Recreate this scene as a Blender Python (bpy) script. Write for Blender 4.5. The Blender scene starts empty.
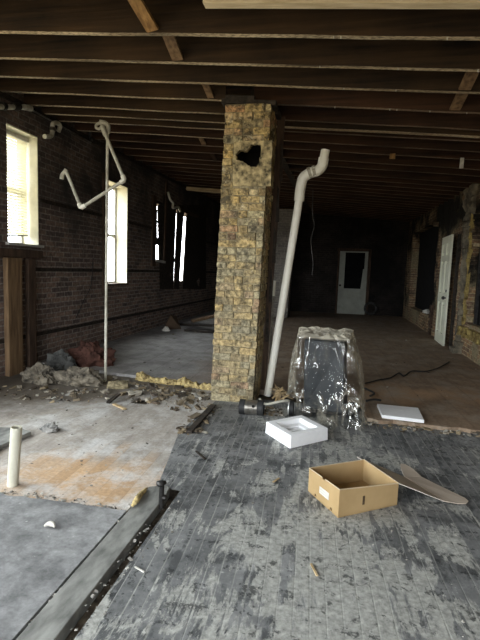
import bpy, bmesh, math, random
from mathutils import Vector, Matrix, noise
from math import radians as R_, sin, cos, pi

rnd = random.Random(7)
SC = bpy.context.scene
COL = SC.collection

# ------------------------------------------------------------------ camera geometry
F, H = 460.0, 1.4
HOR = (335.0, 274.0, 0.035)          # vanishing point of the room's length, slope of the horizon


def _basis():
    vx, hy, rs = HOR
    y = Vector((vx - 240, hy - 320, F)).normalized()
    a = Vector((-240, hy - rs * vx - 320, F))
    b = Vector((240, hy + rs * (480 - vx) - 320, F))
    u = b.cross(a).normalized()
    if u.y > 0:
        u = -u
    x = y.cross(u).normalized()
    return x, y, u


BX, BY, BU = _basis()


def ray(px, py):
    d = Vector((px - 240, py - 320, F))
    return Vector((BX.dot(d), BY.dot(d), BU.dot(d)))


EYE = Vector((0, 0, H))


def fl(px, py, z=0.0):
    d = ray(px, py)
    return EYE + d * ((z - H) / d.z)


def onx(px, py, x):
    d = ray(px, py)
    return EYE + d * (x / d.x)


def ony(px, py, y):
    d = ray(px, py)
    return EYE + d * (y / d.y)


def cz(x, y):
    """height of the undersides of the sagging joists"""
    return 3.07 - 0.075 * x + 0.025 * (y - 4.5)


XL, XR, YB, YF = -3.95, 2.33, 16.4, -2.2
FZ = 0.035                           # the rear floor lies one board higher

# ------------------------------------------------------------------ mesh helpers


class MB:
    def __init__(s):
        s.bm = bmesh.new()

    def box(s, c, size, rot=None, jit=0.0, mi=0):
        c = Vector(c)
        M = rot.to_3x3() if rot is not None else Matrix.Identity(3)
        vs = []
        for dz in (-1, 1):
            for dx, dy in ((-1, -1), (1, -1), (1, 1), (-1, 1)):
                p = Vector((dx * size[0] / 2, dy * size[1] / 2, dz * size[2] / 2))
                if jit:
                    p += Vector((rnd.uniform(-jit, jit), rnd.uniform(-jit, jit), rnd.uniform(-jit, jit)))
                vs.append(s.bm.verts.new(c + M @ p))
        for q in ((3, 2, 1, 0), (4, 5, 6, 7), (0, 1, 5, 4), (1, 2, 6, 5), (2, 3, 7, 6), (3, 0, 4, 7)):
            f = s.bm.faces.new([vs[i] for i in q])
            f.material_index = mi
        return s

    def hexa(s, bot, top, mi=0):
        vs = [s.bm.verts.new(Vector(p)) for p in list(bot) + list(top)]
        n = len(bot)
        fs = [list(range(n))[::-1], [n + i for i in range(n)]]
        fs += [[i, (i + 1) % n, n + (i + 1) % n, n + i] for i in range(n)]
        for q in fs:
            f = s.bm.faces.new([vs[i] for i in q])
            f.material_index = mi
        return s

    def tube(s, pts, r, n=12, cap=True, close=False):
        pts = [Vector(p) for p in pts]
        rr = r if isinstance(r, (list, tuple)) else [r] * len(pts)
        rings = []
        ref = None
        m = len(pts)
        for i, p in enumerate(pts):
            if close:
                t = pts[(i + 1) % m] - pts[i - 1]
            else:
                t = pts[min(i + 1, m - 1)] - pts[max(i - 1, 0)]
            t = t.normalized()
            if ref is None:
                ref = Vector((0, 0, 1)) if abs(t.z) < 0.9 else Vector((1, 0, 0))
            a = (ref - t * ref.dot(t)).normalized()
            ref = a
            b = t.cross(a)
            rings.append([s.bm.verts.new(p + (a * cos(2 * pi * k / n) + b * sin(2 * pi * k / n)) * rr[i]) for k in range(n)])
        for i in range(m if close else m - 1):
            A, B = rings[i], rings[(i + 1) % m]
            for k in range(n):
                s.bm.faces.new((A[k], A[(k + 1) % n], B[(k + 1) % n], B[k]))
        if cap and not close:
            s.bm.faces.new(rings[0][::-1])
            s.bm.faces.new(rings[-1])
        return s

    def pipe(s, a, b, ro, ri, n=20):
        """open pipe with a wall"""
        a, b = Vector(a), Vector(b)
        t = (b - a).normalized()
        ref = Vector((0, 0, 1)) if abs(t.z) < 0.9 else Vector((1, 0, 0))
        u = (ref - t * ref.dot(t)).normalized()
        v = t.cross(u)
        rg = []
        for p, r in ((a, ri), (a, ro), (b, ro), (b, ri)):
            rg.append([s.bm.verts.new(p + (u * cos(2 * pi * k / n) + v * sin(2 * pi * k / n)) * r) for k in range(n)])
        for i in range(4):
            A, B = rg[i], rg[(i + 1) % 4]
            for k in range(n):
                s.bm.faces.new((A[k], A[(k + 1) % n], B[(k + 1) % n], B[k]))
        return s

    def blob(s, c, size, sub=3, amp=0.3, fr=2.0, seed=0.0, rot=0.0, flat=True):
        c = Vector(c)
        r = bmesh.ops.create_icosphere(s.bm, subdivisions=sub, radius=1.0)
        so = Vector((seed * 3.1, seed * 1.7, seed * 5.3))
        for v in r['verts']:
            p = v.co.copy()
            k = 1 + amp * (noise.noise(p * fr + so) + 0.5 * noise.noise(p * fr * 2.3 + so) + 0.3 * (1 - 2 * abs(noise.noise(p * fr * 4 + so))))
            p = p * k
            if flat and p.z < -0.35:
                p.z = -0.35
            q = Vector((p.x * size[0], p.y * size[1], p.z * size[2]))
            v.co = c + Matrix.Rotation(rot, 3, 'Z') @ q
        return s

    def done(s, name, m, parent=None, origin=None, smooth=False, bevel=0.0, sub=0):
        me = bpy.data.meshes.new(name)
        o0 = Vector((0, 0, 0))
        if parent is not None and parent.get('_o') is not None:
            o0 = Vector(parent['_o'])
        elif origin is not None:
            o0 = Vector(origin)
        bmesh.ops.recalc_face_normals(s.bm, faces=s.bm.faces)
        if o0.length:
            bmesh.ops.translate(s.bm, verts=s.bm.verts, vec=-o0)
        if smooth:
            for f in s.bm.faces:
                f.smooth = True
            for e in s.bm.edges:
                if len(e.link_faces) == 2 and e.calc_face_angle(0) > 0.75:
                    e.smooth = False
        s.bm.to_mesh(me)
        s.bm.free()
        for x in (m if isinstance(m, (list, tuple)) else [m]):
            me.materials.append(x)
        o = bpy.data.objects.new(name, me)
        COL.objects.link(o)
        if parent is not None:
            o.parent = parent
            o['_o'] = list(o0)
        elif origin is not None:
            o.location = o0
            o['_o'] = list(o0)
        if bevel:
            b = o.modifiers.new('edge', 'BEVEL')
            b.width = bevel
            b.segments = 2
            b.limit_method = 'ANGLE'
        if sub:
            b = o.modifiers.new('smooth', 'SUBSURF')
            b.levels = sub
            b.render_levels = sub
        return o


def tag(o, label, cat, group=None, kind=None):
    o['label'] = label
    o['category'] = cat
    if group:
        o['group'] = group
    if kind:
        o['kind'] = kind
    return o


def thing(name, loc, label, cat, group=None):
    o = bpy.data.objects.new(name, None)
    o.empty_display_size = 0.1
    o.location = loc
    o['_o'] = list(loc)
    COL.objects.link(o)
    return tag(o, label, cat, group)


def struct(o):
    o['kind'] = 'structure'
    return o


def arc(p0, p1, p2, n=8):
    """quadratic bend"""
    p0, p1, p2 = Vector(p0), Vector(p1), Vector(p2)
    return [p0 * (1 - t) ** 2 + p1 * 2 * t * (1 - t) + p2 * t * t for t in [i / n for i in range(n + 1)]]


def spline(pts, n=8):
    P = [Vector(p) for p in pts]
    out = []
    for i in range(len(P) - 1):
        a, b, c, d = P[max(i - 1, 0)], P[i], P[i + 1], P[min(i + 2, len(P) - 1)]
        for k in range(n):
            t = k / n
            out.append(0.5 * ((2 * b) + (c - a) * t + (2 * a - 5 * b + 4 * c - d) * t * t + (3 * b - a - 3 * c + d) * t ** 3))
    out.append(P[-1])
    return out


def inpoly(x, y, poly):
    r = False
    j = len(poly) - 1
    for i in range(len(poly)):
        xi, yi = poly[i]
        xj, yj = poly[j]
        if (yi > y) != (yj > y) and x < (xj - xi) * (y - yi) / (yj - yi) + xi:
            r = not r
        j = i
    return r


def cells(us, vs, hole, place, thick, disp=None):
    """a sheet of cells with openings; place(u, v, depth) -> point; inner face at depth 0, outer face at depth thick"""
    mb = MB()
    bm = mb.bm
    nu, nv = len(us) - 1, len(vs) - 1
    solid = [[not hole((us[i] + us[i + 1]) / 2, (vs[j] + vs[j + 1]) / 2) for j in range(nv)] for i in range(nu)]
    cache = {}

    def V(i, j, l):
        k = (i, j, l)
        if k not in cache:
            p = Vector(place(us[i], vs[j], thick * l))
            if disp and l == 0:
                p += disp(p)
            cache[k] = bm.verts.new(p)
        return cache[k]
    for i in range(nu):
        for j in range(nv):
            if not solid[i][j]:
                continue
            for l in (0, 1):
                bm.faces.new((V(i, j, l), V(i + 1, j, l), V(i + 1, j + 1, l), V(i, j + 1, l)))
            for di, dj, a, b in ((-1, 0, (i, j), (i, j + 1)), (1, 0, (i + 1, j), (i + 1, j + 1)), (0, -1, (i, j), (i + 1, j)), (0, 1, (i, j + 1), (i + 1, j + 1))):
                ii, jj = i + di, j + dj
                if not (0 <= ii < nu and 0 <= jj < nv) or not solid[ii][jj]:
                    bm.faces.new((V(*a, 0), V(*b, 0), V(*b, 1), V(*a, 1)))
    return mb


def breaks(a, b, step, extra=()):
    n = max(1, round((b - a) / step))
    xs = [a + (b - a) * i / n for i in range(n + 1)]
    for e in extra:
        if a < e < b:
            k = min(range(len(xs)), key=lambda i: abs(xs[i] - e))
            if 0 < k < len(xs) - 1 and abs(xs[k] - e) < step * 0.5 and xs[k] not in extra:
                xs[k] = e
            elif e not in xs:
                xs.append(e)
                xs.sort()
    return xs


# ------------------------------------------------------------------ material helpers


class NT:
    def __init__(s, name):
        s.m = bpy.data.materials.new(name)
        s.m.use_nodes = True
        s.t = s.m.node_tree
        s.t.nodes.clear()
        s.out = s.t.nodes.new('ShaderNodeOutputMaterial')

    def n(s, typ, ins=None, **kw):
        x = s.t.nodes.new('ShaderNode' + typ)
        for k, v in kw.items():
            setattr(x, k, v)
        for k, v in (ins or {}).items():
            s.set(x, k, v)
        return x

    def set(s, x, k, v):
        sock = x.inputs[k]
        if isinstance(v, bpy.types.NodeSocket):
            s.t.links.new(v, sock)
        elif isinstance(v, bpy.types.Node):
            s.t.links.new(v.outputs[0], sock)
        else:
            if isinstance(v, tuple) and len(v) == 3 and sock.type == 'RGBA':
                v = (*v, 1)
            sock.default_value = v

    def obj(s):
        return s.n('TexCoord').outputs['Object']

    def world(s):
        return s.n('NewGeometry').outputs['Position']

    def map(s, vec, scale=(1, 1, 1), rot=(0, 0, 0), loc=(0, 0, 0)):
        return s.n('Mapping', {'Vector': vec, 'Scale': scale, 'Rotation': rot, 'Location': loc}).outputs[0]

    def noise(s, vec, scale, detail=4, rough=0.55, dist=0.0):
        return s.n('TexNoise', {'Vector': vec, 'Scale': scale, 'Detail': detail, 'Roughness': rough, 'Distortion': dist}).outputs[0]

    def ramp(s, fac, *stops):
        r = s.n('ValToRGB', {'Fac': fac})
        e = r.color_ramp.elements
        while len(e) < len(stops):
            e.new(0.5)
        for el, (p, c) in zip(e, stops):
            el.position = p
            el.color = (*c, 1) if isinstance(c, tuple) else (c, c, c, 1)
        return r.outputs[0]

    def mix(s, fac, a, b, blend='MIX'):
        x = s.n('Mix', data_type='RGBA', blend_type=blend)
        s.set(x, 0, fac)
        s.set(x, 6, a)
        s.set(x, 7, b)
        return x.outputs[2]

    def math(s, op, a, b=0.0, c=0.0):
        x = s.n('Math', operation=op)
        s.set(x, 0, a)
        s.set(x, 1, b)
        s.set(x, 2, c)
        return x.outputs[0]

    def sep(s, v):
        return s.n('SeparateXYZ', {0: v}).outputs

    def comb(s, x=0.0, y=0.0, z=0.0):
        return s.n('CombineXYZ', {0: x, 1: y, 2: z}).outputs[0]

    def bump(s, h, strength=0.5, dist=0.01):
        return s.n('Bump', {'Height': h, 'Strength': strength, 'Distance': dist}).outputs[0]

    def bsdf(s, color, rough=0.8, normal=None, metal=0.0, spec=0.3, **kw):
        ins = {'Base Color': color, 'Roughness': rough, 'Metallic': metal, 'Specular IOR Level': spec}
        ins.update(kw)
        b = s.n('BsdfPrincipled', ins)
        if normal is not None:
            s.set(b, 'Normal', normal)
        s.t.links.new(b.outputs[0], s.out.inputs[0])
        return s.m


def simple(name, a, b, scale=8.0, rough=0.7, bump=0.2, metal=0.0, stretch=(1, 1, 1), spec=0.3, lo=0.35, hi=0.65):
    t = NT(name)
    v = t.map(t.obj(), scale=stretch)
    f = t.noise(v, scale, 6, 0.6)
    c = t.ramp(f, (lo, a), (hi, b))
    return t.bsdf(c, rough, t.bump(f, bump, 0.01) if bump else None, metal, spec)


def brick_mat(name, uaxis, c1, c2, mortar, soot, soot_lo, soot_hi, zsoot=0.0, bw=0.215, rh=0.073, plaster=None, vary=0.5):
    t = NT(name)
    p = t.obj()
    s = t.sep(p)
    wob = t.noise(p, 3.0, 3)
    u = t.math('ADD', s[uaxis], t.math('MULTIPLY', wob, 0.03))
    z = t.math('ADD', s[2], t.math('MULTIPLY', t.noise(p, 1.2, 2), 0.05))
    br = t.n('TexBrick', {'Vector': t.comb(u, z, 0.0), 'Color1': c1, 'Color2': c2, 'Mortar': mortar, 'Scale': 1.0,
                          'Mortar Size': 0.009, 'Mortar Smooth': 0.3, 'Bias': 0.0, 'Brick Width': bw, 'Row Height': rh})
    n1 = t.noise(p, 22.0, 5, 0.65)
    col = t.mix(vary, br.outputs[0], t.ramp(n1, (0.3, 0.25), (0.7, 1.4)), 'MULTIPLY')
    if plaster:
        pm = t.ramp(t.noise(p, 1.6, 6, 0.65), (0.5, 0.0), (0.58, 1.0))
        col = t.mix(pm, col, t.mix(0.7, plaster, t.ramp(n1, (0.3, 0.3), (0.7, 1.3)), 'MULTIPLY'))
    sn = t.noise(p, 0.9, 7, 0.65)
    if zsoot:
        sn = t.math('ADD', sn, t.math('MULTIPLY', t.math('SUBTRACT', s[2], 1.5), zsoot))
    m = t.ramp(sn, (soot_lo, 0.0), (soot_hi, 1.0))
    col = t.mix(m, col, soot)
    h = t.math('ADD', t.math('MULTIPLY', br.outputs[1], -1.0), t.math('MULTIPLY', n1, 0.8))
    return t.bsdf(col, 0.9, t.bump(h, 0.8, 0.012), 0, 0.2)


M = {}
M['brick_left'] = brick_mat('sooty_brick', 1, (0.30, 0.205, 0.16), (0.13, 0.10, 0.09), (0.34, 0.30, 0.26), (0.05, 0.047, 0.046), 0.44, 0.74, zsoot=0.10, vary=0.75)
M['brick_right'] = brick_mat('broken_brick', 1, (0.42, 0.25, 0.13), (0.20, 0.13, 0.09), (0.50, 0.40, 0.24), (0.018, 0.016, 0.013), 0.46, 0.60, zsoot=0.06, plaster=(0.34, 0.28, 0.17), vary=0.9)
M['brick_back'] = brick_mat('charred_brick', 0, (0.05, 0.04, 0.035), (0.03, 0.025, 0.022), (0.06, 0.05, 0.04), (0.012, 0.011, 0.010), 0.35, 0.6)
M['brick_far'] = brick_mat('grey_far_brick', 0, (0.30, 0.27, 0.23), (0.20, 0.18, 0.16), (0.34, 0.32, 0.28), (0.06, 0.05, 0.045), 0.5, 0.75)


def pillar_brick():
    t = NT('scorched_ochre_brick')
    p = t.obj()
    g = t.n('NewGeometry').outputs['Random Per Island']
    base = t.ramp(g, (0.0, (0.24, 0.155, 0.06)), (0.2, (0.50, 0.36, 0.15)), (0.4, (0.60, 0.39, 0.12)), (0.6, (0.28, 0.24, 0.15)), (0.8, (0.56, 0.47, 0.26)), (1.0, (0.42, 0.17, 0.08)))
    s = t.sep(p)
    n1 = t.noise(p, 26.0, 6, 0.7)
    n2 = t.noise(p, 5.0, 6, 0.65)
    n3 = t.noise(p, 9.0, 6, 0.7, 0.6)
    grey = t.ramp(t.math('ADD', n2, t.math('MULTIPLY', t.math('SUBTRACT', 1.0, s[2]), 0.10)), (0.44, 0.0), (0.62, 1.0))
    c = t.mix(grey, base, t.mix(0.5, base, (0.19, 0.165, 0.12)))
    c = t.mix(0.35, c, t.ramp(t.noise(p, 3.2, 7, 0.7), (0.35, (0.20, 0.18, 0.12)), (0.5, (0.46, 0.36, 0.17)), (0.65, (0.42, 0.38, 0.26))))
    c = t.mix(t.ramp(n3, (0.48, 0.0), (0.60, 0.9)), c, (0.060, 0.050, 0.034))
    c = t.mix(t.ramp(t.noise(p, 14.0, 5, 0.7), (0.60, 0.0), (0.68, 0.8)), c, (0.62, 0.55, 0.38))
    low = t.ramp(t.math('ADD', t.math('MULTIPLY', s[2], 0.28), t.math('MULTIPLY', n2, 0.5)), (0.45, 0.75), (0.95, 0.0))
    c = t.mix(low, c, t.mix(0.35, (0.19, 0.17, 0.125), base))
    c = t.mix(t.ramp(t.noise(p, 6.5, 7, 0.72, 0.8), (0.50, 0.0), (0.62, 0.75)), c, (0.075, 0.065, 0.045))
    c = t.mix(0.92, c, t.ramp(n1, (0.32, 0.22), (0.64, 1.75)), 'MULTIPLY')
    return t.bsdf(c, 0.9, t.bump(n1, 0.9, 0.014), 0, 0.2)


M['pillar_brick'] = pillar_brick()
M['mortar'] = simple('crumbling_mortar', (0.11, 0.09, 0.055), (0.36, 0.30, 0.18), 18, 0.95, 0.6)
M['patch'] = simple('yellowed_mortar_patch', (0.06, 0.05, 0.03), (0.58, 0.46, 0.24), 16, 0.95, 0.8)
M['soot_black'] = simple('soot_black', (0.004, 0.004, 0.004), (0.010, 0.009, 0.008), 9, 0.95, 0.2)


def joist_mat(name, a, b, lath=False):
    t = NT(name)
    p = t.obj()
    s = t.sep(p)
    g = t.noise(t.map(p, scale=(1.2, 6, 26)), 1.0, 6, 0.6)
    n = t.noise(p, 1.3, 5, 0.6)
    c = t.ramp(t.math('ADD', t.math('MULTIPLY', g, 0.5), t.math('MULTIPLY', n, 0.5)), (0.35, a), (0.66, b))
    if lath:
        w = t.noise(t.comb(t.math('ADD', s[0], t.math('MULTIPLY', s[1], 0.6)), t.math('MULTIPLY', s[1], 3.0), 0.0), 26.0, 3, 0.5)
        c = t.mix(t.ramp(w, (0.42, 0.7), (0.52, 0.0)), c, (0.10, 0.075, 0.05))
        n5 = t.noise(t.map(p, scale=(1, 9, 1)), 0.9, 5, 0.6)
        c = t.mix(t.ramp(n5, (0.48, 0.0), (0.66, 0.9)), c, (0.045, 0.033, 0.024))
    return t.bsdf(c, 0.75, t.bump(g, 0.5, 0.01), 0, 0.25)


M['joist'] = joist_mat('charred_joist', (0.009, 0.006, 0.004), (0.066, 0.037, 0.016))
M['joist_red'] = joist_mat('rusty_charred_joist', (0.010, 0.006, 0.004), (0.066, 0.030, 0.014))
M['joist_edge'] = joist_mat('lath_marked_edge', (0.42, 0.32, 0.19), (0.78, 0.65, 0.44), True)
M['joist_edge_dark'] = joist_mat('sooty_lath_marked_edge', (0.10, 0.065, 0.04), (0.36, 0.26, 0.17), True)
M['deck'] = joist_mat('dark_subfloor', (0.008, 0.006, 0.005), (0.03, 0.02, 0.013))
M['old_wood'] = simple('old_brown_wood', (0.10, 0.06, 0.032), (0.25, 0.16, 0.085), 3, 0.75, 0.4, stretch=(8, 8, 0.8))
M['orange_wood'] = simple('bare_orange_wood', (0.16, 0.085, 0.03), (0.42, 0.24, 0.09), 3, 0.75, 0.4, stretch=(8, 3, 2))
M['char_wood'] = simple('char_wood', (0.012, 0.010, 0.008), (0.05, 0.038, 0.028), 4, 0.8, 0.5, stretch=(4, 4, 4))
M['fresh_board'] = simple('pale_fresh_board', (0.48, 0.38, 0.23), (0.74, 0.62, 0.42), 3, 0.8, 0.3, stretch=(1, 8, 8))
M['pale_board'] = simple('pale_board', (0.22, 0.16, 0.09), (0.42, 0.33, 0.2), 3, 0.8, 0.3, stretch=(1, 8, 8))


def floor_paint():
    t = NT('worn_grey_painted_boards')
    p = t.map(t.obj(), rot=(0, 0, R_(-3.0)))
    s = t.sep(p)
    W = 0.0685
    k = t.math('DIVIDE', s[0], W)
    idx = t.math('FLOOR', k)
    fr = t.math('FRACT', k)
    wn = t.n('TexWhiteNoise', {'W': idx}, noise_dimensions='1D').outputs[0]
    pv = t.comb(t.math('ADD', s[0], t.math('MULTIPLY', wn, 0.12)), s[1], s[2])
    n_big = t.noise(p, 0.8, 4, 0.6)
    n_wear = t.noise(t.map(pv, scale=(2.8, 0.9, 1)), 3.0, 9, 0.72, 0.4)
    n_fine = t.noise(p, 34.0, 5, 0.7)
    n_med = t.noise(p, 6.0, 6, 0.65)
    base = t.ramp(n_med, (0.3, (0.095, 0.097, 0.097)), (0.7, (0.225, 0.228, 0.225)))
    base = t.mix(t.ramp(n_big, (0.38, 0.0), (0.62, 0.75)), base, t.ramp(n_med, (0.35, (0.22, 0.225, 0.225)), (0.65, (0.42, 0.42, 0.41))))
    base = t.mix(t.math('MULTIPLY', wn, 0.22), base, (0.06, 0.063, 0.066))
    base = t.mix(t.ramp(t.noise(t.map(pv, scale=(2.0, 1, 1)), 4.2, 8, 0.72), (0.50, 0.0), (0.58, 0.75)), base, (0.055, 0.058, 0.06))
    # paint worn off in long ragged patches, most of all where feet pass
    zone = t.math('ADD', t.math('MULTIPLY', t.math('ABSOLUTE', t.math('SUBTRACT', s[0], 0.25)), -0.12), t.math('MULTIPLY', s[1], -0.036))
    wsum = t.math('ADD', t.math('ADD', n_wear, zone), t.math('MULTIPLY', t.math('SUBTRACT', n_big, 0.5), 0.5))
    wear = t.ramp(t.math('ADD', wsum, 0.165), (0.50, 0.0), (0.54, 1.0))
    base = t.mix(t.math('MULTIPLY', wear, 0.85), base, t.ramp(n_fine, (0.3, (0.29, 0.29, 0.265)), (0.7, (0.52, 0.515, 0.47))))
    chip = t.ramp(t.noise(pv, 13.0, 6, 0.75), (0.56, 0.0), (0.61, 1.0))
    base = t.mix(t.math('MULTIPLY', chip, 0.8), base, (0.025, 0.027, 0.028))
    # dust in the joints shows as pale lines
    d = t.math('MINIMUM', fr, t.math('SUBTRACT', 1.0, fr))
    line = t.ramp(d, (0.02, 1.0), (0.07, 0.0))
    lmask = t.ramp(t.noise(t.map(t.comb(t.math('MULTIPLY', idx, 1.7), s[1], 0.0), scale=(1, 0.6, 1)), 2.2, 5), (0.42, 0.0), (0.62, 0.7))
    base = t.mix(t.math('MULTIPLY', line, lmask), base, (0.42, 0.42, 0.38))
    base = t.mix(t.ramp(n_fine, (0.64, 0.0), (0.70, 0.7)), base, (0.5, 0.5, 0.46))
    base = t.mix(0.6, base, t.ramp(n_fine, (0.25, 0.5), (0.75, 1.3)), 'MULTIPLY')
    h = t.math('ADD', t.math('MULTIPLY', line, -0.25), t.math('MULTIPLY', n_fine, 0.3))
    return t.bsdf(base, t.ramp(n_med, (0.3, 0.5), (0.7, 0.75)), t.bump(h, 0.35, 0.006), 0, 0.35)


def floor_bare(name, dark, mid, orange, dust, orange_c=(-1.55, 2.66), W=0.092, window_light=None, dirt=False):
    t = NT(name)
    p = t.map(t.obj(), rot=(0, 0, R_(-2.0)))
    s = t.sep(p)
    k = t.math('DIVIDE', s[0], W)
    idx = t.math('FLOOR', k)
    fr = t.math('FRACT', k)
    wn = t.n('TexWhiteNoise', {'W': idx}, noise_dimensions='1D').outputs[0]
    n_big = t.noise(p, 1.1, 5, 0.6)
    n_med = t.noise(t.map(p, scale=(2.5, 1, 1)), 4.0, 7, 0.65)
    n_fine = t.noise(p, 40.0, 5, 0.7)
    c = t.ramp(n_med, (0.3, dark), (0.7, mid))
    dx = t.math('MULTIPLY', t.math('SUBTRACT', s[0], orange_c[0]), 0.8)
    dy = t.math('MULTIPLY', t.math('SUBTRACT', s[1], orange_c[1]), 1.5)
    rr = t.math('SQRT', t.math('ADD', t.math('MULTIPLY', dx, dx), t.math('MULTIPLY', dy, dy)))
    om = t.math('ADD', t.math('SUBTRACT', 0.95, rr), t.math('MULTIPLY', t.math('SUBTRACT', n_big, 0.5), 1.6))
    om = t.math('ADD', om, t.math('MULTIPLY', t.math('SUBTRACT', wn, 0.5), 0.35))
    c = t.mix(t.ramp(om, (0.15, 0.0), (0.75, 0.9)), c, t.mix(wn, orange, tuple(x * 0.75 for x in orange)))
    c = t.mix(t.ramp(t.noise(p, 2.6, 7, 0.7), (0.47, 0.0), (0.62, 0.75)), c, dust)
    if dirt:
        # trodden dirt round the rubble and the wall
        dm = t.math('ADD', t.math('MULTIPLY', t.math('SUBTRACT', s[1], 3.9), 0.55), t.math('MULTIPLY', t.math('SUBTRACT', -2.2, s[0]), 0.45))
        dm = t.math('ADD', dm, t.math('MULTIPLY', t.math('SUBTRACT', t.noise(p, 1.8, 6, 0.65), 0.5), 1.3))
        c = t.mix(t.ramp(dm, (0.0, 0.0), (0.45, 0.9)), c, t.mix(n_med, (0.07, 0.055, 0.04), (0.17, 0.14, 0.105)))
    if window_light:
        # pale dusty tone that paints the window light on this side
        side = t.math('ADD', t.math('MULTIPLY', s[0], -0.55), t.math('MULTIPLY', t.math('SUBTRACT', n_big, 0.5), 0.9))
        c = t.mix(t.ramp(side, (0.45, 0.0), (1.0, 0.92)), c, t.mix(t.ramp(t.noise(p, 3.0, 8, 0.72), (0.38, 0.0), (0.62, 1.0)), tuple(x * 0.55 for x in window_light), window_light))
    d = t.math('MINIMUM', fr, t.math('SUBTRACT', 1.0, fr))
    line = t.ramp(d, (0.0, 1.0), (0.05, 0.0))
    c = t.mix(t.math('MULTIPLY', line, 0.22), c, tuple(x * 0.4 for x in dark))
    c = t.mix(0.6, c, t.ramp(n_fine, (0.25, 0.55), (0.75, 1.3)), 'MULTIPLY')
    h = t.math('ADD', t.math('MULTIPLY', line, -0.3), t.math('MULTIPLY', n_fine, 0.3))
    return t.bsdf(c, 0.75, t.bump(h, 0.4, 0.006), 0, 0.3)


M['floor_paint'] = floor_paint()
M['floor_bare'] = floor_bare('bare_dusty_boards', (0.31, 0.275, 0.24), (0.50, 0.46, 0.41), (0.64, 0.41, 0.22), (0.68, 0.67, 0.65), dirt=True)
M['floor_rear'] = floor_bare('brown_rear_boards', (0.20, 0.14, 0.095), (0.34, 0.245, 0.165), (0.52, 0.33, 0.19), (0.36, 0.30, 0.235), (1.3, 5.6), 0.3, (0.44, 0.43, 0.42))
def vinyl():
    t = NT('dusty_dark_sheet')
    p = t.obj()
    n1 = t.noise(p, 1.6, 6, 0.65, 0.4)
    n2 = t.noise(p, 7.0, 7, 0.7, 0.3)
    n3 = t.noise(p, 45.0, 4, 0.7)
    c = t.ramp(n2, (0.32, (0.10, 0.10, 0.10)), (0.66, (0.27, 0.27, 0.268)))
    c = t.mix(t.ramp(n1, (0.42, 0.0), (0.64, 0.7)), c, t.ramp(n2, (0.35, (0.22, 0.22, 0.22)), (0.65, (0.44, 0.44, 0.435))))
    c = t.mix(0.5, c, t.ramp(n3, (0.3, 0.6), (0.7, 1.3)), 'MULTIPLY')
    c = t.mix(t.ramp(t.noise(p, 26, 4, 0.7), (0.67, 0.0), (0.71, 0.8)), c, (0.5, 0.49, 0.47))
    return t.bsdf(c, 0.65, t.bump(n2, 0.15, 0.01), 0, 0.35)


M['vinyl'] = vinyl()
M['plank_grey'] = simple('dusty_grey_plank', (0.12, 0.12, 0.11), (0.31, 0.31, 0.285), 5.0, 0.8, 0.35, stretch=(2.2, 1, 1))
M['pit'] = simple('dirt_in_gap', (0.05, 0.04, 0.03), (0.22, 0.175, 0.125), 16, 0.95, 0.4)
M['pvc'] = simple('aged_white_pvc', (0.76, 0.73, 0.61), (0.88, 0.86, 0.76), 5, 0.4, 0.05, spec=0.4)
M['pvc_cream'] = simple('cream_plastic_pipe', (0.46, 0.44, 0.35), (0.58, 0.56, 0.46), 5, 0.4, 0.05, spec=0.4)
M['pvc_dirty'] = simple('grimy_cream_pipe', (0.34, 0.32, 0.25), (0.68, 0.66, 0.56), 7, 0.5, 0.1, spec=0.4)
M['pvc_band'] = simple('smudged_pvc_collar', (0.22, 0.19, 0.12), (0.60, 0.57, 0.48), 30, 0.5, 0.05)
M['foam_white'] = simple('white_packing_foam', (0.88, 0.89, 0.90), (0.93, 0.935, 0.94), 30, 0.7, 0.08)
M['cardboard'] = simple('brown_cardboard', (0.36, 0.245, 0.115), (0.44, 0.305, 0.15), 4, 0.85, 0.05)
M['card_in'] = simple('grey_cardboard_outside', (0.44, 0.37, 0.30), (0.54, 0.46, 0.375), 4, 0.85, 0.05)
M['card_lightened'] = simple('grey_lightened_cardboard', (0.56, 0.51, 0.45), (0.66, 0.60, 0.53), 4, 0.8, 0.05)  # lid colour, lightened to offset the shade it lies in
M['card_edge'] = simple('pale_cardboard_edge', (0.50, 0.40, 0.26), (0.58, 0.47, 0.32), 4, 0.85, 0.05)
M['paper'] = simple('white_paper_label', (0.52, 0.50, 0.45), (0.60, 0.58, 0.53), 30, 0.8, 0.0)
M['ink_brown'] = simple('faded_brown_print', (0.07, 0.045, 0.025), (0.12, 0.08, 0.045), 30, 0.8, 0.0)
M['ink'] = simple('black_ink', (0.02, 0.02, 0.02), (0.03, 0.03, 0.03), 30, 0.8, 0.0)
M['door_white'] = simple('yellowed_white_paint', (0.76, 0.76, 0.60), (0.86, 0.86, 0.70), 3, 0.5, 0.1)
M['door_grey'] = simple('dull_white_paint', (0.30, 0.31, 0.26), (0.42, 0.43, 0.36), 3, 0.5, 0.1)
M['metal_dark'] = simple('dark_metal', (0.03, 0.03, 0.03), (0.09, 0.085, 0.08), 12, 0.45, 0.1, metal=0.8)
M['steel'] = simple('dull_steel', (0.16, 0.145, 0.12), (0.40, 0.38, 0.34), 14, 0.4, 0.1, metal=0.9)
M['chrome'] = simple('scuffed_chrome', (0.5, 0.5, 0.48), (0.7, 0.7, 0.68), 14, 0.35, 0.05, metal=0.6)
M['rubber'] = simple('black_rubber', (0.012, 0.012, 0.012), (0.03, 0.03, 0.03), 10, 0.6, 0.1)
M['machine'] = simple('charcoal_housing', (0.020, 0.022, 0.025), (0.04, 0.044, 0.048), 6, 0.45, 0.05)
M['rag_pale'] = simple('dirty_pale_cloth', (0.035, 0.03, 0.024), (0.26, 0.225, 0.17), 10, 0.95, 0.7)
M['rag_red'] = simple('dull_red_cloth', (0.05, 0.022, 0.016), (0.12, 0.055, 0.04), 8, 0.95, 0.7)
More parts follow.
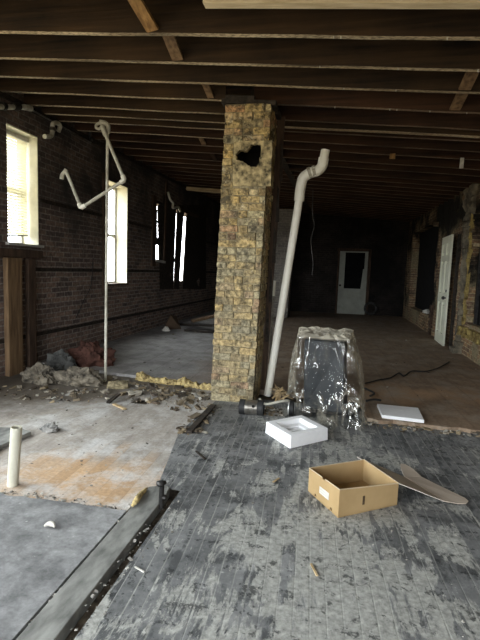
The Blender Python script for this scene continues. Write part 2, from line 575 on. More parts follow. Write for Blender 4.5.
M['foam_yellow'] = simple('yellow_spray_foam', (0.13, 0.09, 0.04), (0.66, 0.52, 0.24), 16, 0.95, 0.8)
M['stone'] = simple('grey_mortar_lump', (0.10, 0.10, 0.095), (0.34, 0.33, 0.31), 10, 0.95, 0.8)
M['white_bit'] = simple('chalky_plaster', (0.50, 0.48, 0.42), (0.72, 0.69, 0.62), 20, 0.9, 0.3)
M['straw'] = simple('tan_shavings', (0.28, 0.19, 0.09), (0.60, 0.46, 0.27), 12, 0.9, 0.2)
M['casing'] = simple('burnt_window_casing', (0.035, 0.022, 0.015), (0.10, 0.062, 0.04), 4, 0.8, 0.4, stretch=(6, 6, 1))
M['lining'] = simple('cream_painted_reveal', (0.60, 0.57, 0.43), (0.78, 0.75, 0.60), 4, 0.8, 0.3)
M['sash_white'] = simple('dirty_white_sash', (0.42, 0.41, 0.38), (0.62, 0.61, 0.57), 6, 0.6, 0.1)
M['board_yellow_lit'] = simple('scorched_yellow_lit_ledge', (0.12, 0.08, 0.03), (0.50, 0.38, 0.13), 9, 0.9, 0.6)  # yellow light on the jamb and sill put into their colour
M['plaster'] = simple('dirty_plaster', (0.07, 0.06, 0.045), (0.26, 0.225, 0.16), 6, 0.95, 0.8)


def island_rubble(name, *cols):
    t = NT(name)
    g = t.n('NewGeometry').outputs['Random Per Island']
    c = t.ramp(g, *[(i / (len(cols) - 1), c) for i, c in enumerate(cols)])
    return t.bsdf(c, 0.95, None, 0, 0.15)


M['rubble'] = island_rubble('mixed_rubble', (0.60, 0.58, 0.52), (0.05, 0.04, 0.03), (0.20, 0.16, 0.11), (0.06, 0.045, 0.035), (0.48, 0.44, 0.36), (0.13, 0.10, 0.065), (0.34, 0.27, 0.17), (0.05, 0.04, 0.03))
M['chips'] = island_rubble('pale_chips', (0.22, 0.21, 0.19), (0.48, 0.46, 0.41), (0.08, 0.07, 0.06), (0.34, 0.32, 0.28))


def glass_mat(name, tint, gloss):
    t = NT(name)
    tr = t.n('BsdfTransparent', {'Color': (*tint, 1)})
    gl = t.n('BsdfGlossy', {'Color': (0.9, 0.9, 0.9, 1), 'Roughness': 0.05})
    mx = t.n('MixShader', {0: gloss})
    t.t.links.new(tr.outputs[0], mx.inputs[1])
    t.t.links.new(gl.outputs[0], mx.inputs[2])
    t.t.links.new(mx.outputs[0], t.out.inputs[0])
    return t.m


M['glass'] = glass_mat('dusty_glass', (0.92, 0.93, 0.92), 0.06)
M['glass_dark'] = None
_t = NT('black_door_glass')
M['glass_dark'] = _t.bsdf(_t.ramp(_t.noise(_t.obj(), 6.0, 3), (0.45, (0.006, 0.006, 0.007)), (0.7, (0.012, 0.012, 0.012))), 0.6, None, 0, 0.03)


def sheet_mat():
    t = NT('clear_plastic_sheet')
    p = t.obj()
    q = t.map(p, scale=(1.0, 1.0, 0.30), rot=(0.1, 0.25, 0))
    n = t.noise(q, 4.5, 5, 0.6, 0.8)
    w = t.noise(q, 9.0, 3, 0.5, 0.25)
    ridge = t.math('SUBTRACT', 1.0, t.math('MULTIPLY', t.math('ABSOLUTE', t.math('SUBTRACT', w, 0.5)), 18.0))
    crease = t.math('MAXIMUM', ridge, 0.0)
    vor = t.n('TexVoronoi', {'Vector': t.map(p, scale=(1, 1, 0.5), rot=(0.3, 0.2, 0.4)), 'Scale': 13.0}, feature='F1').outputs[0]
    nor = t.bump(t.math('ADD', t.math('ADD', vor, t.math('MULTIPLY', crease, 0.5)), t.math('MULTIPLY', w, 1.5)), 0.35, 0.03)
    tr = t.n('BsdfTransparent', {'Color': (0.95, 0.955, 0.94, 1)})
    gl = t.n('BsdfGlossy', {'Color': (1, 1, 1, 1), 'Roughness': 0.10, 'Normal': nor})
    di = t.n('BsdfTranslucent', {'Color': (0.70, 0.64, 0.50, 1)})
    df = t.n('BsdfDiffuse', {'Color': (0.80, 0.73, 0.58, 1)})
    fr = t.n('Fresnel', {'IOR': 1.45, 'Normal': nor})
    milky = t.n('MixShader', {0: 0.75})
    t.t.links.new(di.outputs[0], milky.inputs[1])
    t.t.links.new(df.outputs[0], milky.inputs[2])
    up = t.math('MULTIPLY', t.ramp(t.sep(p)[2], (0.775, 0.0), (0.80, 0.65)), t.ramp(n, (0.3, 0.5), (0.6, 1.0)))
    side = t.ramp(t.n('LayerWeight', {'Blend': 0.5}).outputs['Facing'], (0.35, 0.0), (0.95, 0.40))
    pick = t.ramp(t.noise(p, 3.2, 3, 0.5), (0.42, 0.0), (0.60, 1.0))
    fac = t.math('ADD', t.math('MULTIPLY', t.math('MULTIPLY', crease, pick), 0.24), t.math('ADD', t.ramp(n, (0.60, 0.0), (0.80, 0.20)), t.math('ADD', side, up)))  # whitened creases and milky flanks also paint the film's glints and sheen
    m1 = t.n('MixShader', {0: fac})
    t.t.links.new(tr.outputs[0], m1.inputs[1])
    t.t.links.new(milky.outputs[0], m1.inputs[2])
    m2 = t.n('MixShader', {0: t.math('ADD', t.math('MINIMUM', t.math('MULTIPLY', t.math('POWER', fr.outputs[0], 1.8), 2.6), 0.6), t.math('MULTIPLY', t.math('MULTIPLY', crease, pick), 0.22))})
    t.t.links.new(m1.outputs[0], m2.inputs[1])
    t.t.links.new(gl.outputs[0], m2.inputs[2])
    t.t.links.new(m2.outputs[0], t.out.inputs[0])
    return t.m


M['sheet'] = sheet_mat()


def blind_mat():
    t = NT('yellowed_blind_slat')
    a = t.n('BsdfTranslucent', {'Color': (0.80, 0.76, 0.60, 1)})
    b = t.n('BsdfDiffuse', {'Color': (0.82, 0.80, 0.70, 1)})
    m = t.n('MixShader', {0: 0.5})
    t.t.links.new(a.outputs[0], m.inputs[1])
    t.t.links.new(b.outputs[0], m.inputs[2])
    t.t.links.new(m.outputs[0], t.out.inputs[0])
    return t.m


M['blind'] = blind_mat()

# ------------------------------------------------------------------ the setting: walls, floors, ceiling
TH = 0.30
WIN = [(5.03, 5.62, 1.62, 3.06), (7.45, 8.33, 1.06, 2.89), (9.72, 10.2, 1.53, 2.86), (10.78, 11.98, 1.07, 2.86)]
LFRONT = [(-1.6, 0.3, 0.5, 3.0), (0.8, 3.3, 0.5, 3.0)]      # the two front windows of the same wall, beside and behind the viewer


def wall_disp(a, fr=3.0, ax=0):
    def f(p):
        n = noise.noise_vector(p * fr)
        n2 = noise.noise_vector(p * fr * 3.1)
        v = n * a + n2 * (a * 0.6)
        return v
    return f


HOLE3, HOLE4 = (9.55, 10.75, 1.53, 2.86), (10.80, 12.75, 1.07, 2.86)
holesL = WIN[:2] + [HOLE3, HOLE4] + LFRONT
us = breaks(YF, YB + 0.1, 0.22, [x for h in holesL for x in h[:2]])
vs = breaks(-0.1, 3.95, 0.22, [x for h in holesL for x in h[2:]])
wl = cells(us, vs, lambda u, v: any(h[0] < u < h[1] and h[2] < v < h[3] for h in holesL),
           lambda u, v, d: (XL - d, u, v), TH, wall_disp(0.008)).done('wall_left', M['brick_left'])
struct(wl)

OPEN_R = (11.72, 15.3, 0.45, 2.74)
WIN_R = (7.2, 8.86, 0.60, 2.75)


def hole_r(u, v):
    j = 0.06 * noise.noise(Vector((u * 5, v * 5, 3.3)))
    for h in (OPEN_R, WIN_R):
        if h[0] + j < u < h[1] + j and h[2] + j < v < h[3] + j:
            return True
    return False


us = breaks(YF, 6.0, 1.0)[:-1] + breaks(6.0, YB + 0.1, 0.07)
vs = breaks(-0.1, 3.7, 0.08)
wr = cells(us, vs, hole_r, lambda u, v, d: (XR + d, u, v), TH, wall_disp(0.022)).done('wall_right', M['brick_right'])
struct(wr)

DB = (0.10, 1.06, -0.2, 2.25)
us = breaks(XL - TH, XR + TH, 0.3, DB[:2])
vs = breaks(-0.1, 3.95, 0.3)
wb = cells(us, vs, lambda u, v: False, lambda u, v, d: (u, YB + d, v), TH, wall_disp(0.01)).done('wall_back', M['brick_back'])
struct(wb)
# front wall behind the viewer: a shop front with wide glazing
SHOP = [(-3.6, -0.9, 0.45, 2.9), (-0.3, 1.1, 0.45, 2.4)]
us = breaks(XL - TH, XR + TH, 0.5, [x for h in SHOP for x in h[:2]])
vs = breaks(-0.1, 3.95, 0.5, [x for h in SHOP for x in h[2:]])
wf = cells(us, vs, lambda u, v: any(h[0] < u < h[1] and h[2] < v < h[3] for h in SHOP), lambda u, v, d: (u, YF - d, v), TH).done('wall_front', M['brick_back'])
struct(wf)

# --- floors. the grey painted boards in front, the bare boards on the left, the raised rear floor
GAPX0, PLX0, PLX1, GAPX1, PLY = -1.100, -1.085, -0.945, -0.885, 2.66
mb = cells(breaks(GAPX1, XR, 0.4), breaks(YF, 4.9, 0.4), lambda u, v: False, lambda u, v, d: (u, v, -d), 0.04)
for v in mb.bm.verts:                                            # ragged joint along the bare boards
    pass
f1 = struct(mb.done('floor', M['floor_paint']))


def edge_x(y):
    return -0.885 if y < PLY else (-1.04 - 0.2 * min(1, (y - PLY) / 1.0) if y < 3.7 else -1.24 + 0.06 * (y - 3.7))


mb = MB()
ys = [PLY + (5.45 - PLY) * i / 40 for i in range(41)]
A, B, A2, B2 = [], [], [], []
for y in ys:
    e = edge_x(y) + 0.012 * noise.noise(Vector((0, y * 9, 0)))
    A.append(mb.bm.verts.new((e, y, 0)))
    B.append(mb.bm.verts.new((GAPX1, y, 0)))
for i in range(40):
    mb.bm.faces.new((A[i], B[i], B[i + 1], A[i + 1]))
f2 = struct(mb.done('floor_2', M['floor_paint']))
# bare boards
HF = (-2.00, -1.83, 4.33, 4.56)
mb = cells(breaks(XL - 0.2, -0.9, 0.18, [*HF[:2], GAPX0]), breaks(2.31, 5.5, 0.18, [*HF[2:], PLY]),
           lambda u, v: (HF[0] < u < HF[1] and HF[2] < v < HF[3]) or (u > GAPX0 and v < PLY),
           lambda u, v, d: (min(u, edge_x(v) + 0.002) if u > -1.3 else u, v, -0.001 - d), 0.03)
f3 = struct(mb.done('floor_3', M['floor_bare']))
# dark sheet flooring left of the long plank, with a ragged far edge
mb = MB()
n = 60
xs = [XL - 0.2 + (GAPX0 - XL + 0.2) * i / n for i in range(n + 1)]
top = [Vector((x, 2.34 + 0.02 * (x + 1.1) + 0.03 * noise.noise(Vector((x * 9, 1, 0))) + 0.012 * noise.noise(Vector((x * 31, 4, 0))), 0.008)) for x in xs]
loop = [Vector((XL - 0.2, YF, 0.008)), Vector((GAPX0, YF, 0.008))] + top[::-1]
mb.hexa([p - Vector((0, 0, 0.06)) for p in loop], loop)
f4 = struct(mb.done('floor_4', M['vinyl']))
# dirt under everything
mb = MB()
mb.box(((XL + XR) / 2, (YF + YB) / 2, -0.075), (XR - XL + 0.6, YB - YF + 0.6, 0.04))
struct(mb.done('ground', M['pit']))
# rear floor, one board higher, broken along its near edge
mb = MB()
n = 140
loop = []
for i in range(n + 1):
    x = XL - 0.2 + (XR + 0.4 - XL) * i / n
    if x < -1.3:
        y = 5.17 + 0.17 * (-1.35 - x)
    elif x < 0.38:
        y = 5.18
    else:
        y = 4.46 - 0.05 * (x - 0.4)
    j = 0.05 * noise.noise(Vector((x * 7, 8, 0))) + 0.03 * noise.noise(Vector((x * 23, 2, 0)))
    loop.append(Vector((x, y + j, FZ)))
loop += [Vector((XR + 0.2, YB + 0.2, FZ)), Vector((XL - 0.2, YB + 0.2, FZ))]
mb.hexa([p - Vector((0, 0, 0.06)) for p in loop], loop)
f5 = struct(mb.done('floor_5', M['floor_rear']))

# --- long grey plank let into the floor, dark gap along it
pl = MB()
y0 = YF
pts = [(PLX0, y0), (PLX1 - 0.01, y0), (PLX1, PLY - 0.12), (PLX1 - 0.01, PLY), (PLX1 - 0.05, PLY + 0.03), (PLX0, PLY - 0.02)]
pl.hexa([(x, y, -0.05) for x, y in pts], [(x, y, 0.012) for x, y in pts])
pk = pl.done('floor_plank', M['plank_grey'], origin=(-1.0, 1.5, 0), bevel=0.004)
tag(pk, 'long dusty grey plank lying in the floor beside an open gap', 'plank')

# --- ceiling: deck and joists
def slab(x0, x1, y0, y1, dz, th):
    m = MB()
    b = [(x, y, cz(x, y) + dz) for x, y in ((x0, y0), (x1, y0), (x1, y1), (x0, y1))]
    m.hexa(b, [(x, y, z + th) for x, y, z in b])
    return m


JH = 0.27
ceil = slab(XL - TH, XR + TH, YF - TH, YB + TH, JH, 0.06).done('ceiling', M['deck'])
struct(ceil)


def joist(x0, x1, y, w=0.05, dz=0.0, mats=None, hh=None):
    m = MB()
    nseg = 14
    rings = []
    sx = rnd.uniform(0, 50)
    for i in range(nseg + 1):
        x = x0 + (x1 - x0) * i / nseg
        yy = y + 0.012 * noise.noise(Vector((x * 0.7 + sx, y, 0)))
        zb = cz(x, yy) + dz + 0.006 * noise.noise(Vector((x * 1.3 + sx, 3, y)))
        zt = cz(x, yy) + JH - 0.001
        rings.append([m.bm.verts.new(q) for q in ((x, yy - w / 2, zb), (x, yy + w / 2, zb), (x, yy + w / 2, zt), (x, yy - w / 2, zt))])
    for i in range(nseg):
        a, b = rings[i], rings[i + 1]
        for k in range(4):
            f = m.bm.faces.new((a[k], a[(k + 1) % 4], b[(k + 1) % 4], b[k]))
            f.material_index = 1 if k == 0 else 0
    m.bm.faces.new(rings[0])
    m.bm.faces.new(rings[-1][::-1])
    o = m.done('joist', mats or [M['joist'], M['joist_edge']], ceil)
    return o


JF = [-1.6, -1.13, -0.67, -0.2, 0.27, 0.73, 1.2, 1.66, 2.12, 2.55, 2.965, 3.47, 3.98, 4.44]
jl = {}
for y in JF:
    jl[y] = joist(XL - 0.1, XR + 0.1, y)
m = MB()
for k in range(8):
    xa, xb = -0.92 + k * 0.40, -0.92 + (k + 1) * 0.40
    m.hexa([(xa, 3.005, cz(xa, 3.04) - 0.016), (xb, 3.005, cz(xb, 3.04) - 0.016), (xb, 3.07, cz(xb, 3.04) - 0.016), (xa, 3.07, cz(xa, 3.04) - 0.016)],
           [(xa, 3.005, cz(xa, 3.04) + 0.10), (xb, 3.005, cz(xb, 3.04) + 0.10), (xb, 3.07, cz(xb, 3.04) + 0.10), (xa, 3.07, cz(xa, 3.04) + 0.10)])
m.done('furring_board', M['fresh_board'], ceil)
LY = [4.91, 5.38, 5.74, 6.06, 6.54, 7.05, 7.55, 8.17, 8.6]
RY = [4.97, 5.52, 5.98, 6.45, 6.91, 7.51, 7.98, 8.6]
while LY[-1] < YB - 0.6:
    LY.append(LY[-1] + 0.47)
while RY[-1] < YB - 0.6:
    RY.append(RY[-1] + 0.47)
for y in LY:
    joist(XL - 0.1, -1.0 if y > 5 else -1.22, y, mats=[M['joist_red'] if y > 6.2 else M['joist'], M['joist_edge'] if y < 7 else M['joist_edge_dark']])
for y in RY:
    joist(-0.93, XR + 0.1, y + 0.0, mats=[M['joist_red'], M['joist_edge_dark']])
joist(-0.93, XR + 0.1, 5.76, 0.09, -0.01, [M['joist'], M['joist_edge']])
# girder over the brick pillar, along the room
gm = MB()
gx0, gx1 = -1.02, -0.9
yy0, yy1 = 5.22, YB
gm.hexa([(gx0, yy0, cz(gx0, yy0) + 0.01), (gx1, yy0, cz(gx1, yy0) + 0.01), (gx1, yy1, cz(gx1, yy1) + 0.01), (gx0, yy1, cz(gx0, yy1) + 0.01)],
        [(gx0, yy0, cz(gx0, yy0) + JH), (gx1, yy0, cz(gx1, yy0) + JH), (gx1, yy1, cz(gx1, yy1) + JH), (gx0, yy1, cz(gx0, yy1) + JH)])
gm.done('girder', M['char_wood'], ceil)


def bridging(px, py, ja, jb, dx, w, m, lab):
    """short board spiked between two joists, low end at the farther one"""
    yb, ya = jb - 0.03, ja + 0.03
    p = ony(px, py, yb)
    x = p.x
    a = Vector((x, yb, cz(x, yb) + 0.015))
    b = Vector((x + dx, ya, cz(x + dx, ya) + JH - 0.02))
    d = (b - a)
    q = Matrix.Translation((0, 0, 0)) @ d.to_track_quat('Z', 'Y').to_matrix().to_4x4()
    m_ = MB()
    m_.box((a + b) / 2, (w, 0.022, d.length), q)
    o = m_.done('bridging', m, ceil)
    return o


bridging(153, 31, 3.04, 3.47, -0.12, 0.105, M['orange_wood'], '')
bridging(178, 60, 3.47, 3.98, -0.03, 0.10, M['old_wood'], '')
bridging(211, 98, 4.44, 4.91, -0.06, 0.07, M['old_wood'], '')
bridging(455, 106, 4.44, 4.97, 0.05, 0.10, M['old_wood'], '')
bridging(466, 72, 3.98, 4.44, 0.05, 0.10, M['old_wood'], '')
bridging(204, 147, 6.54, 7.05, -0.06, 0.07, M['old_wood'], '')
bridging(215, 160, 7.55, 8.17, -0.06, 0.07, M['joist_red'], '')
# lath nails still sticking out of the joists
for (px, py, y) in [(334, 36, 3.47), (341, 37, 3.47), (447, 39, 3.47), (320, 66, 3.98), (398, 68, 3.98), (344, 86, 4.44), (396, 89, 4.44), (478, 69, 3.98),
                    (335, 106, 4.97), (390, 106, 4.97), (397, 107, 4.97), (430, 108, 4.97), (467, 108, 4.97), (365, 3, 3.04), (433, 3, 3.04), (459, 3, 3.04)]:
    p = ony(px, py, y)
    m_ = MB()
    z = cz(p.x, y)
    m_.tube([(p.x, y - 0.01, z + 0.02), (p.x, y - 0.012, z - 0.015)], 0.004, 6)
    m_.done('nail', M['white_bit'], ceil)

# --- windows of the left wall
def on_x_box(m, x, y0, y1, z0, z1, t):
    m.box((x, (y0 + y1) / 2, (z0 + z1) / 2), (t, y1 - y0, z1 - z0))


def window(name, w, fr_mat, fw=0.05, xg=None, mull=True, glass=True):
    y0, y1, z0, z1 = w
    xg = xg or XL - TH + 0.05
    m = MB()
    on_x_box(m, xg, y0, y0 + fw, z0, z1, 0.05)
    on_x_box(m, xg, y1 - fw, y1, z0, z1, 0.05)
    on_x_box(m, xg, y0 + fw, y1 - fw, z0, z0 + fw, 0.05)
    on_x_box(m, xg, y0 + fw, y1 - fw, z1 - fw, z1, 0.05)
    if mull:
        on_x_box(m, xg, y0 + fw, y1 - fw, (z0 + z1) / 2 - 0.025, (z0 + z1) / 2 + 0.025, 0.05)
    o = struct(m.done(name, fr_mat))
    if glass:
        g = MB()
        on_x_box(g, xg - 0.012, y0 + fw, y1 - fw, z0 + fw, z1 - fw, 0.004)
        gl = g.done('pane', M['glass'], o)
    return o


w1 = window('window_1', WIN[0], M['sash_white'])
y0, y1, z0, z1 = WIN[0]
m = MB()
m.box((XL - 0.13, y1 - 0.006, (z0 + z1) / 2), (0.27, 0.014, z1 - z0))
m.box((XL - 0.13, (y0 + y1) / 2, z1 - 0.006), (0.27, y1 - y0, 0.014))
m.done('lining', M['lining'], w1)
m = MB()
m.box((XL - 0.10, (y0 + y1) / 2, z0 + 0.012), (0.30, y1 - y0 + 0.1, 0.03))
m.done('sill', M['sash_white'], w1)
# blind inside window 1
bl = thing('window_blind', (XL - 0.14, (y0 + y1) / 2, z1 - 0.05), 'yellowed slatted blind lowered in the window nearest the camera', 'blind')
m = MB()
m.box((XL - 0.14, (y0 + y1) / 2, z1 - 0.05), (0.05, y1 - y0 - 0.04, 0.05))
m.done('headrail', M['sash_white'], bl)
m = MB()
z = z0 + 0.16
while z < z1 - 0.08:
    m.box((XL - 0.14, (y0 + y1) / 2 - 0.01, z), (0.034, y1 - y0 - 0.06, 0.0015), Matrix.Rotation(R_(-48), 4, 'Y'))
    z += 0.036
m.done('slats', M['blind'], bl)
m = MB()
m.box((XL - 0.14, (y0 + y1) / 2 - 0.01, z0 + 0.13), (0.025, y1 - y0 - 0.06, 0.02), Matrix.Rotation(R_(4), 4, 'X'))
m.done('bottom_rail', M['sash_white'], bl)

w2 = window('window_2', WIN[1], M['sash_white'], 0.05)
y0, y1, z0, z1 = WIN[1]
m = MB()
m.box((XL - 0.04, y0 - 0.045, (z0 + z1) / 2 - 0.05), (0.16, 0.11, z1 - z0 + 0.25))
m.done('jamb', M['casing'], w2)
m = MB()
m.box((XL - 0.13, y1 - 0.004, (z0 + z1) / 2), (0.27, 0.012, z1 - z0))
m.box((XL - 0.13, (y0 + y1) / 2, z1 - 0.004), (0.27, y1 - y0, 0.012))
m.done('lining', M['lining'], w2)
m = MB()
m.box((XL - 0.16, y0 + 0.13, (z0 + z1) / 2), (0.03, 0.03, z1 - z0 - 0.1))
m.done('sash_stile', M['sash_white'], w2)
m = MB()
m.box((XL - 0.12, (y0 + y1) / 2, z0 + 0.01), (0.3, y1 - y0 + 0.04, 0.03))
m.done('sill', M['casing'], w2)
# burnt third window: what is left of the sash stands in a dark casing
y0, y1, z0, z1 = WIN[2]
w3 = struct(MB().box((XL + 0.01, y0 - 0.10, (z0 + z1) / 2), (0.05, 0.20, z1 - z0 + 0.2)).done('window_3', M['casing']))
m = MB()
m.box((XL - 0.005, (y1 + HOLE3[1]) / 2 + 0.02, (z0 + z1) / 2 + 0.06), (0.03, HOLE3[1] - y1 + 0.1, z1 - z0 + 0.3))
m.done('jamb_board', M['char_wood'], w3)
m = MB()
m.box((XL + 0.02, y1 + 0.10, (z0 + z1) / 2 + 0.25), (0.04, 0.09, z1 - z0 + 0.55), Matrix.Rotation(R_(-2), 4, 'X'))
m.done('jamb', M['casing'], w3)
m = MB()
for zc, hh, ww in ((z1 - 0.02, 0.06, 1), (z1 - 0.44, 0.05, 1), (z0 + 0.46, 0.16, 1)):
    m.box((XL + 0.0, (y0 + y1) / 2, zc), (0.03, y1 - y0, hh))
m.done('charred_rail', M['char_wood'], w3)
m = MB()
m.box((XL - 0.01, y0 + 0.09, z0 + 0.85), (0.02, 0.09, 0.62), Matrix.Rotation(R_(3), 4, 'X'))
m.box((XL - 0.01, y1 - 0.07, z0 + 0.70), (0.02, 0.10, 0.36), Matrix.Rotation(R_(-6), 4, 'X'))
m.done('broken_stile', M['old_wood'], w3)
m = MB()
m.box((XL + 0.02, (y0 + y1) / 2, z0 + 0.02), (0.10, y1 - y0 + 0.06, 0.05), Matrix.Rotation(R_(-3), 4, 'X'))
m.done('sill', M['sash_white'], w3)
# fourth window, boarded so that two slits of daylight stay open
y0, y1, z0, z1 = HOLE4
w4 = struct(MB().box((XL + 0.01, (y0 + y1) / 2, z1 + 0.03), (0.06, y1 - y0 + 0.2, 0.08)).done('window_4', M['casing']))


def w4_board(ptl, ptr, pbl, pbr, d=0.0):
    """a board nailed over the opening; its four corners are seen at these points"""
    q = [onx(*c, XL + d) for c in (pbl, pbr, ptr, ptl)]
    m = MB()
    m.hexa([p + Vector((-0.022, 0, 0)) for p in q], q)
    m.done('board', M['char_wood'], w4)


w4_board((158, 205), (176.6, 205), (160, 289), (173.1, 289), 0.004)
w4_board((177.7, 205), (184.6, 205), (174.0, 289), (179.0, 289), 0.006)
w4_board((187.2, 205), (206, 205), (182.6, 289), (206, 289), 0.004)
m = MB()
m.box((XL + 0.012, 10.95, 1.60), (0.02, 0.5, 0.10))
m.done('nailed_batten', M['char_wood'], w4)
# front windows of the left wall and the shop front
for i, w in enumerate(LFRONT):
    window('window_%d' % (5 + i), w, M['casing'], 0.05)
for i, w in enumerate(SHOP):
    m = MB()
    x0, x1, z0, z1 = w
    yy = YF - 0.2
    for a, b in ((x0, x0 + 0.06), (x1 - 0.06, x1), ((x0 + x1) / 2 - 0.03, (x0 + x1) / 2 + 0.03)):
        m.box(((a + b) / 2, yy, (z0 + z1) / 2), (b - a, 0.06, z1 - z0))
    for a, b in ((z0, z0 + 0.06), (z1 - 0.06, z1)):
        m.box(((x0 + x1) / 2, yy, (a + b) / 2), (x1 - x0, 0.06, b - a))
    struct(m.done('window_%d' % (7 + i), M['casing']))

# nailing strips let into the left wall
for k, (z, a, b) in enumerate(((2.25, 5.66, YB), (1.32, 5.5, YB), (0.44, 4.2, YB))):
    segs = [(a, b)]
    for w in WIN:
        if w[2] < z < w[3]:
            ns = []
            for s0, s1 in segs:
                if s0 < w[0] - 0.1 < s1:
                    ns += [(s0, w[0] - 0.1), (w[1] + 0.02, s1)]
                else:
                    ns.append((s0, s1))
            segs = [s for s in ns if s[1] > s[0]]
    m = MB()
    for s0, s1 in segs:
        m.box((XL + 0.004, (s0 + s1) / 2, z), (0.03, s1 - s0, 0.05))
    struct(m.done('trim_%d' % (k + 1), M['char_wood']))
# ceiling ledge of the left wall
m = MB()
m.hexa([(XL + 0.0, 4.0, 3.30), (XL + 0.04, 4.0, 3.30), (XL + 0.04, YB, cz(XL, YB) - 0.08), (XL, YB, cz(XL, YB) - 0.08)],
       [(XL + 0.0, 4.0, 3.36), (XL + 0.04, 4.0, 3.36), (XL + 0.04, YB, cz(XL, YB) - 0.02), (XL, YB, cz(XL, YB) - 0.02)])
struct(m.done('trim_4', M['char_wood']))

# --- right wall: dark blocked opening, near window, ledge, pilaster
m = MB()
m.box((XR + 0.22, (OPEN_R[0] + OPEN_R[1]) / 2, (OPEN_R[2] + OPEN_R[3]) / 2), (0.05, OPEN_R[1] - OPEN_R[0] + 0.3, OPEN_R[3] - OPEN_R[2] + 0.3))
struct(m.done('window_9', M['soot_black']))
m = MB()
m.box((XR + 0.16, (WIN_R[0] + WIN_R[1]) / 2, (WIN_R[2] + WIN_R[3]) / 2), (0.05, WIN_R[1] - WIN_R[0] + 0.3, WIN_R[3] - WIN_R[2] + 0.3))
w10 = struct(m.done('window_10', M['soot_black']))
m = MB()
m.box((XR + 0.10, WIN_R[1] - 0.26, 1.67), (0.05, 0.05, 2.1))
m.box((XR + 0.10, WIN_R[1] - 0.55, 1.2), (0.05, 0.03, 1.1), Matrix.Rotation(R_(-5), 4, 'X'))
m.done('sash', M['metal_dark'], w10)
m = MB()
m.tube(spline([(XR + 0.08, 8.52, 2.52), (XR + 0.03, 8.46, 2.46), (XR + 0.04, 8.38, 2.36), (XR + 0.08, 8.40, 2.24)], 6), 0.018, 10)
m.done('handle', M['steel'], w10)
m = MB()
z = 0.58
while z < 2.7:
    hh = rnd.uniform(0.06, 0.16)
    m.box((XR - 0.012 + rnd.uniform(-0.015, 0.015), WIN_R[1] + 0.03 + rnd.uniform(-0.02, 0.02), z + hh / 2), (0.05, 0.05 + rnd.uniform(0, 0.03), hh), None, 0.012)
    z += hh
m.done('jamb', M['board_yellow_lit'], w10)
m = MB()
y = 7.2
while y < 8.85:
    l = rnd.uniform(0.12, 0.26)
    for zz in (0.42, 0.50):
        m.box((XR - 0.025 + rnd.uniform(-0.02, 0.02), y + l / 2, zz), (0.10, l - 0.015, 0.075), None, 0.012)
    y += l
m.done('sill', M['board_yellow_lit'], w10)
# rough plaster pier left of that window
m = MB()
for i in range(30):
    zz = i * 0.1 + FZ
    wd = 0.16 + 0.08 * noise.noise(Vector((i * 0.7, 5, 2))) + (0.2 if i < 2 else 0) + max(0, (i - 17) * 0.035)
    m.box((XR - 0.02, 9.08 + 0.04 * noise.noise(Vector((i * 0.5, 1, 9))), zz + 0.05), (0.10 + (0.12 if i == 0 else 0.05 if i == 1 else 0.0) + 0.04 * noise.noise(Vector((i, 0, 0))), wd, 0.11), None, 0.03)
struct(m.done('trim_5', M['plaster'], bevel=0.012))

# ------------------------------------------------------------------ brick pillar with the stovepipe hole
PX0, PX1, PY0, PY1, PZ = -1.25, -0.775, 4.70, 5.17, 3.06
LEAN = 0.023


def lean(v):
    return Vector((v[0] + LEAN * v[2], v[1], v[2]))


pil = thing('brick_pillar', (-1.0, 4.93, 0), 'large ochre brick pillar in mid room with a black hole near its top', 'pillar')
hole_px = [(236, 154), (240, 150.5), (247, 151), (249, 148), (252, 144.5), (256, 143.5), (261, 144), (260.5, 154), (259.5, 162), (256, 167), (251, 167.5), (247, 165), (243, 162), (237, 160)]
hole_w = [(p.x, p.z) for p in (ony(a, b, PY0) for a, b in hole_px)]
pr = (ony(234, 146, PY0).x, ony(272, 146, PY0).x, ony(250, 186, PY0).z, ony(250, 141, PY0).z)   # rectangle of the mortar patch
hx0, hx1 = min(a for a, b in hole_w) - 0.02, max(a for a, b in hole_w) + 0.02
hz0, hz1 = min(b for a, b in hole_w) - 0.02, max(b for a, b in hole_w) + 0.02
m = MB()
G = 0.008


def core(x0, x1, y0, y1, z0, z1):
    b = [lean((x, y, z0)) for x, y in ((x0, y0), (x1, y0), (x1, y1), (x0, y1))]
    t = [lean((x, y, z1)) for x, y in ((x0, y0), (x1, y0), (x1, y1), (x0, y1))]
    m.hexa(b, t)


cx0, cx1, cy0, cy1 = PX0 + G, PX1 - G, PY0 + G, PY1 - G
L = LEAN * 2.5
core(cx0, cx1, cy0, cy1, 0, hz0)
core(cx0, cx1, cy0, cy1, hz1, PZ)
core(cx0, hx0 - L, cy0, cy1, hz0, hz1)
core(hx1 - L, cx1, cy0, cy1, hz0, hz1)
m.done('mortar_core', M['mortar'], pil)
m = MB()
for q in ((hx0 - L, hx1 - L, cy0 + 0.40, cy1 - 0.002, hz0, hz1), (hx0 - L, hx1 - L, cy0 + 0.07, cy0 + 0.40, hz0, hz0 + 0.008), (hx0 - L, hx1 - L, cy0 + 0.07, cy0 + 0.40, hz1 - 0.008, hz1), (hx0 - L, hx0 - L + 0.008, cy0 + 0.07, cy0 + 0.40, hz0, hz1), (hx1 - L - 0.008, hx1 - L, cy0 + 0.07, cy0 + 0.40, hz0, hz1)):
    core(*q)
m.done('flue_lining', M['soot_black'], pil)
m = MB()
RH = 0.0745
nz = int(PZ / RH)
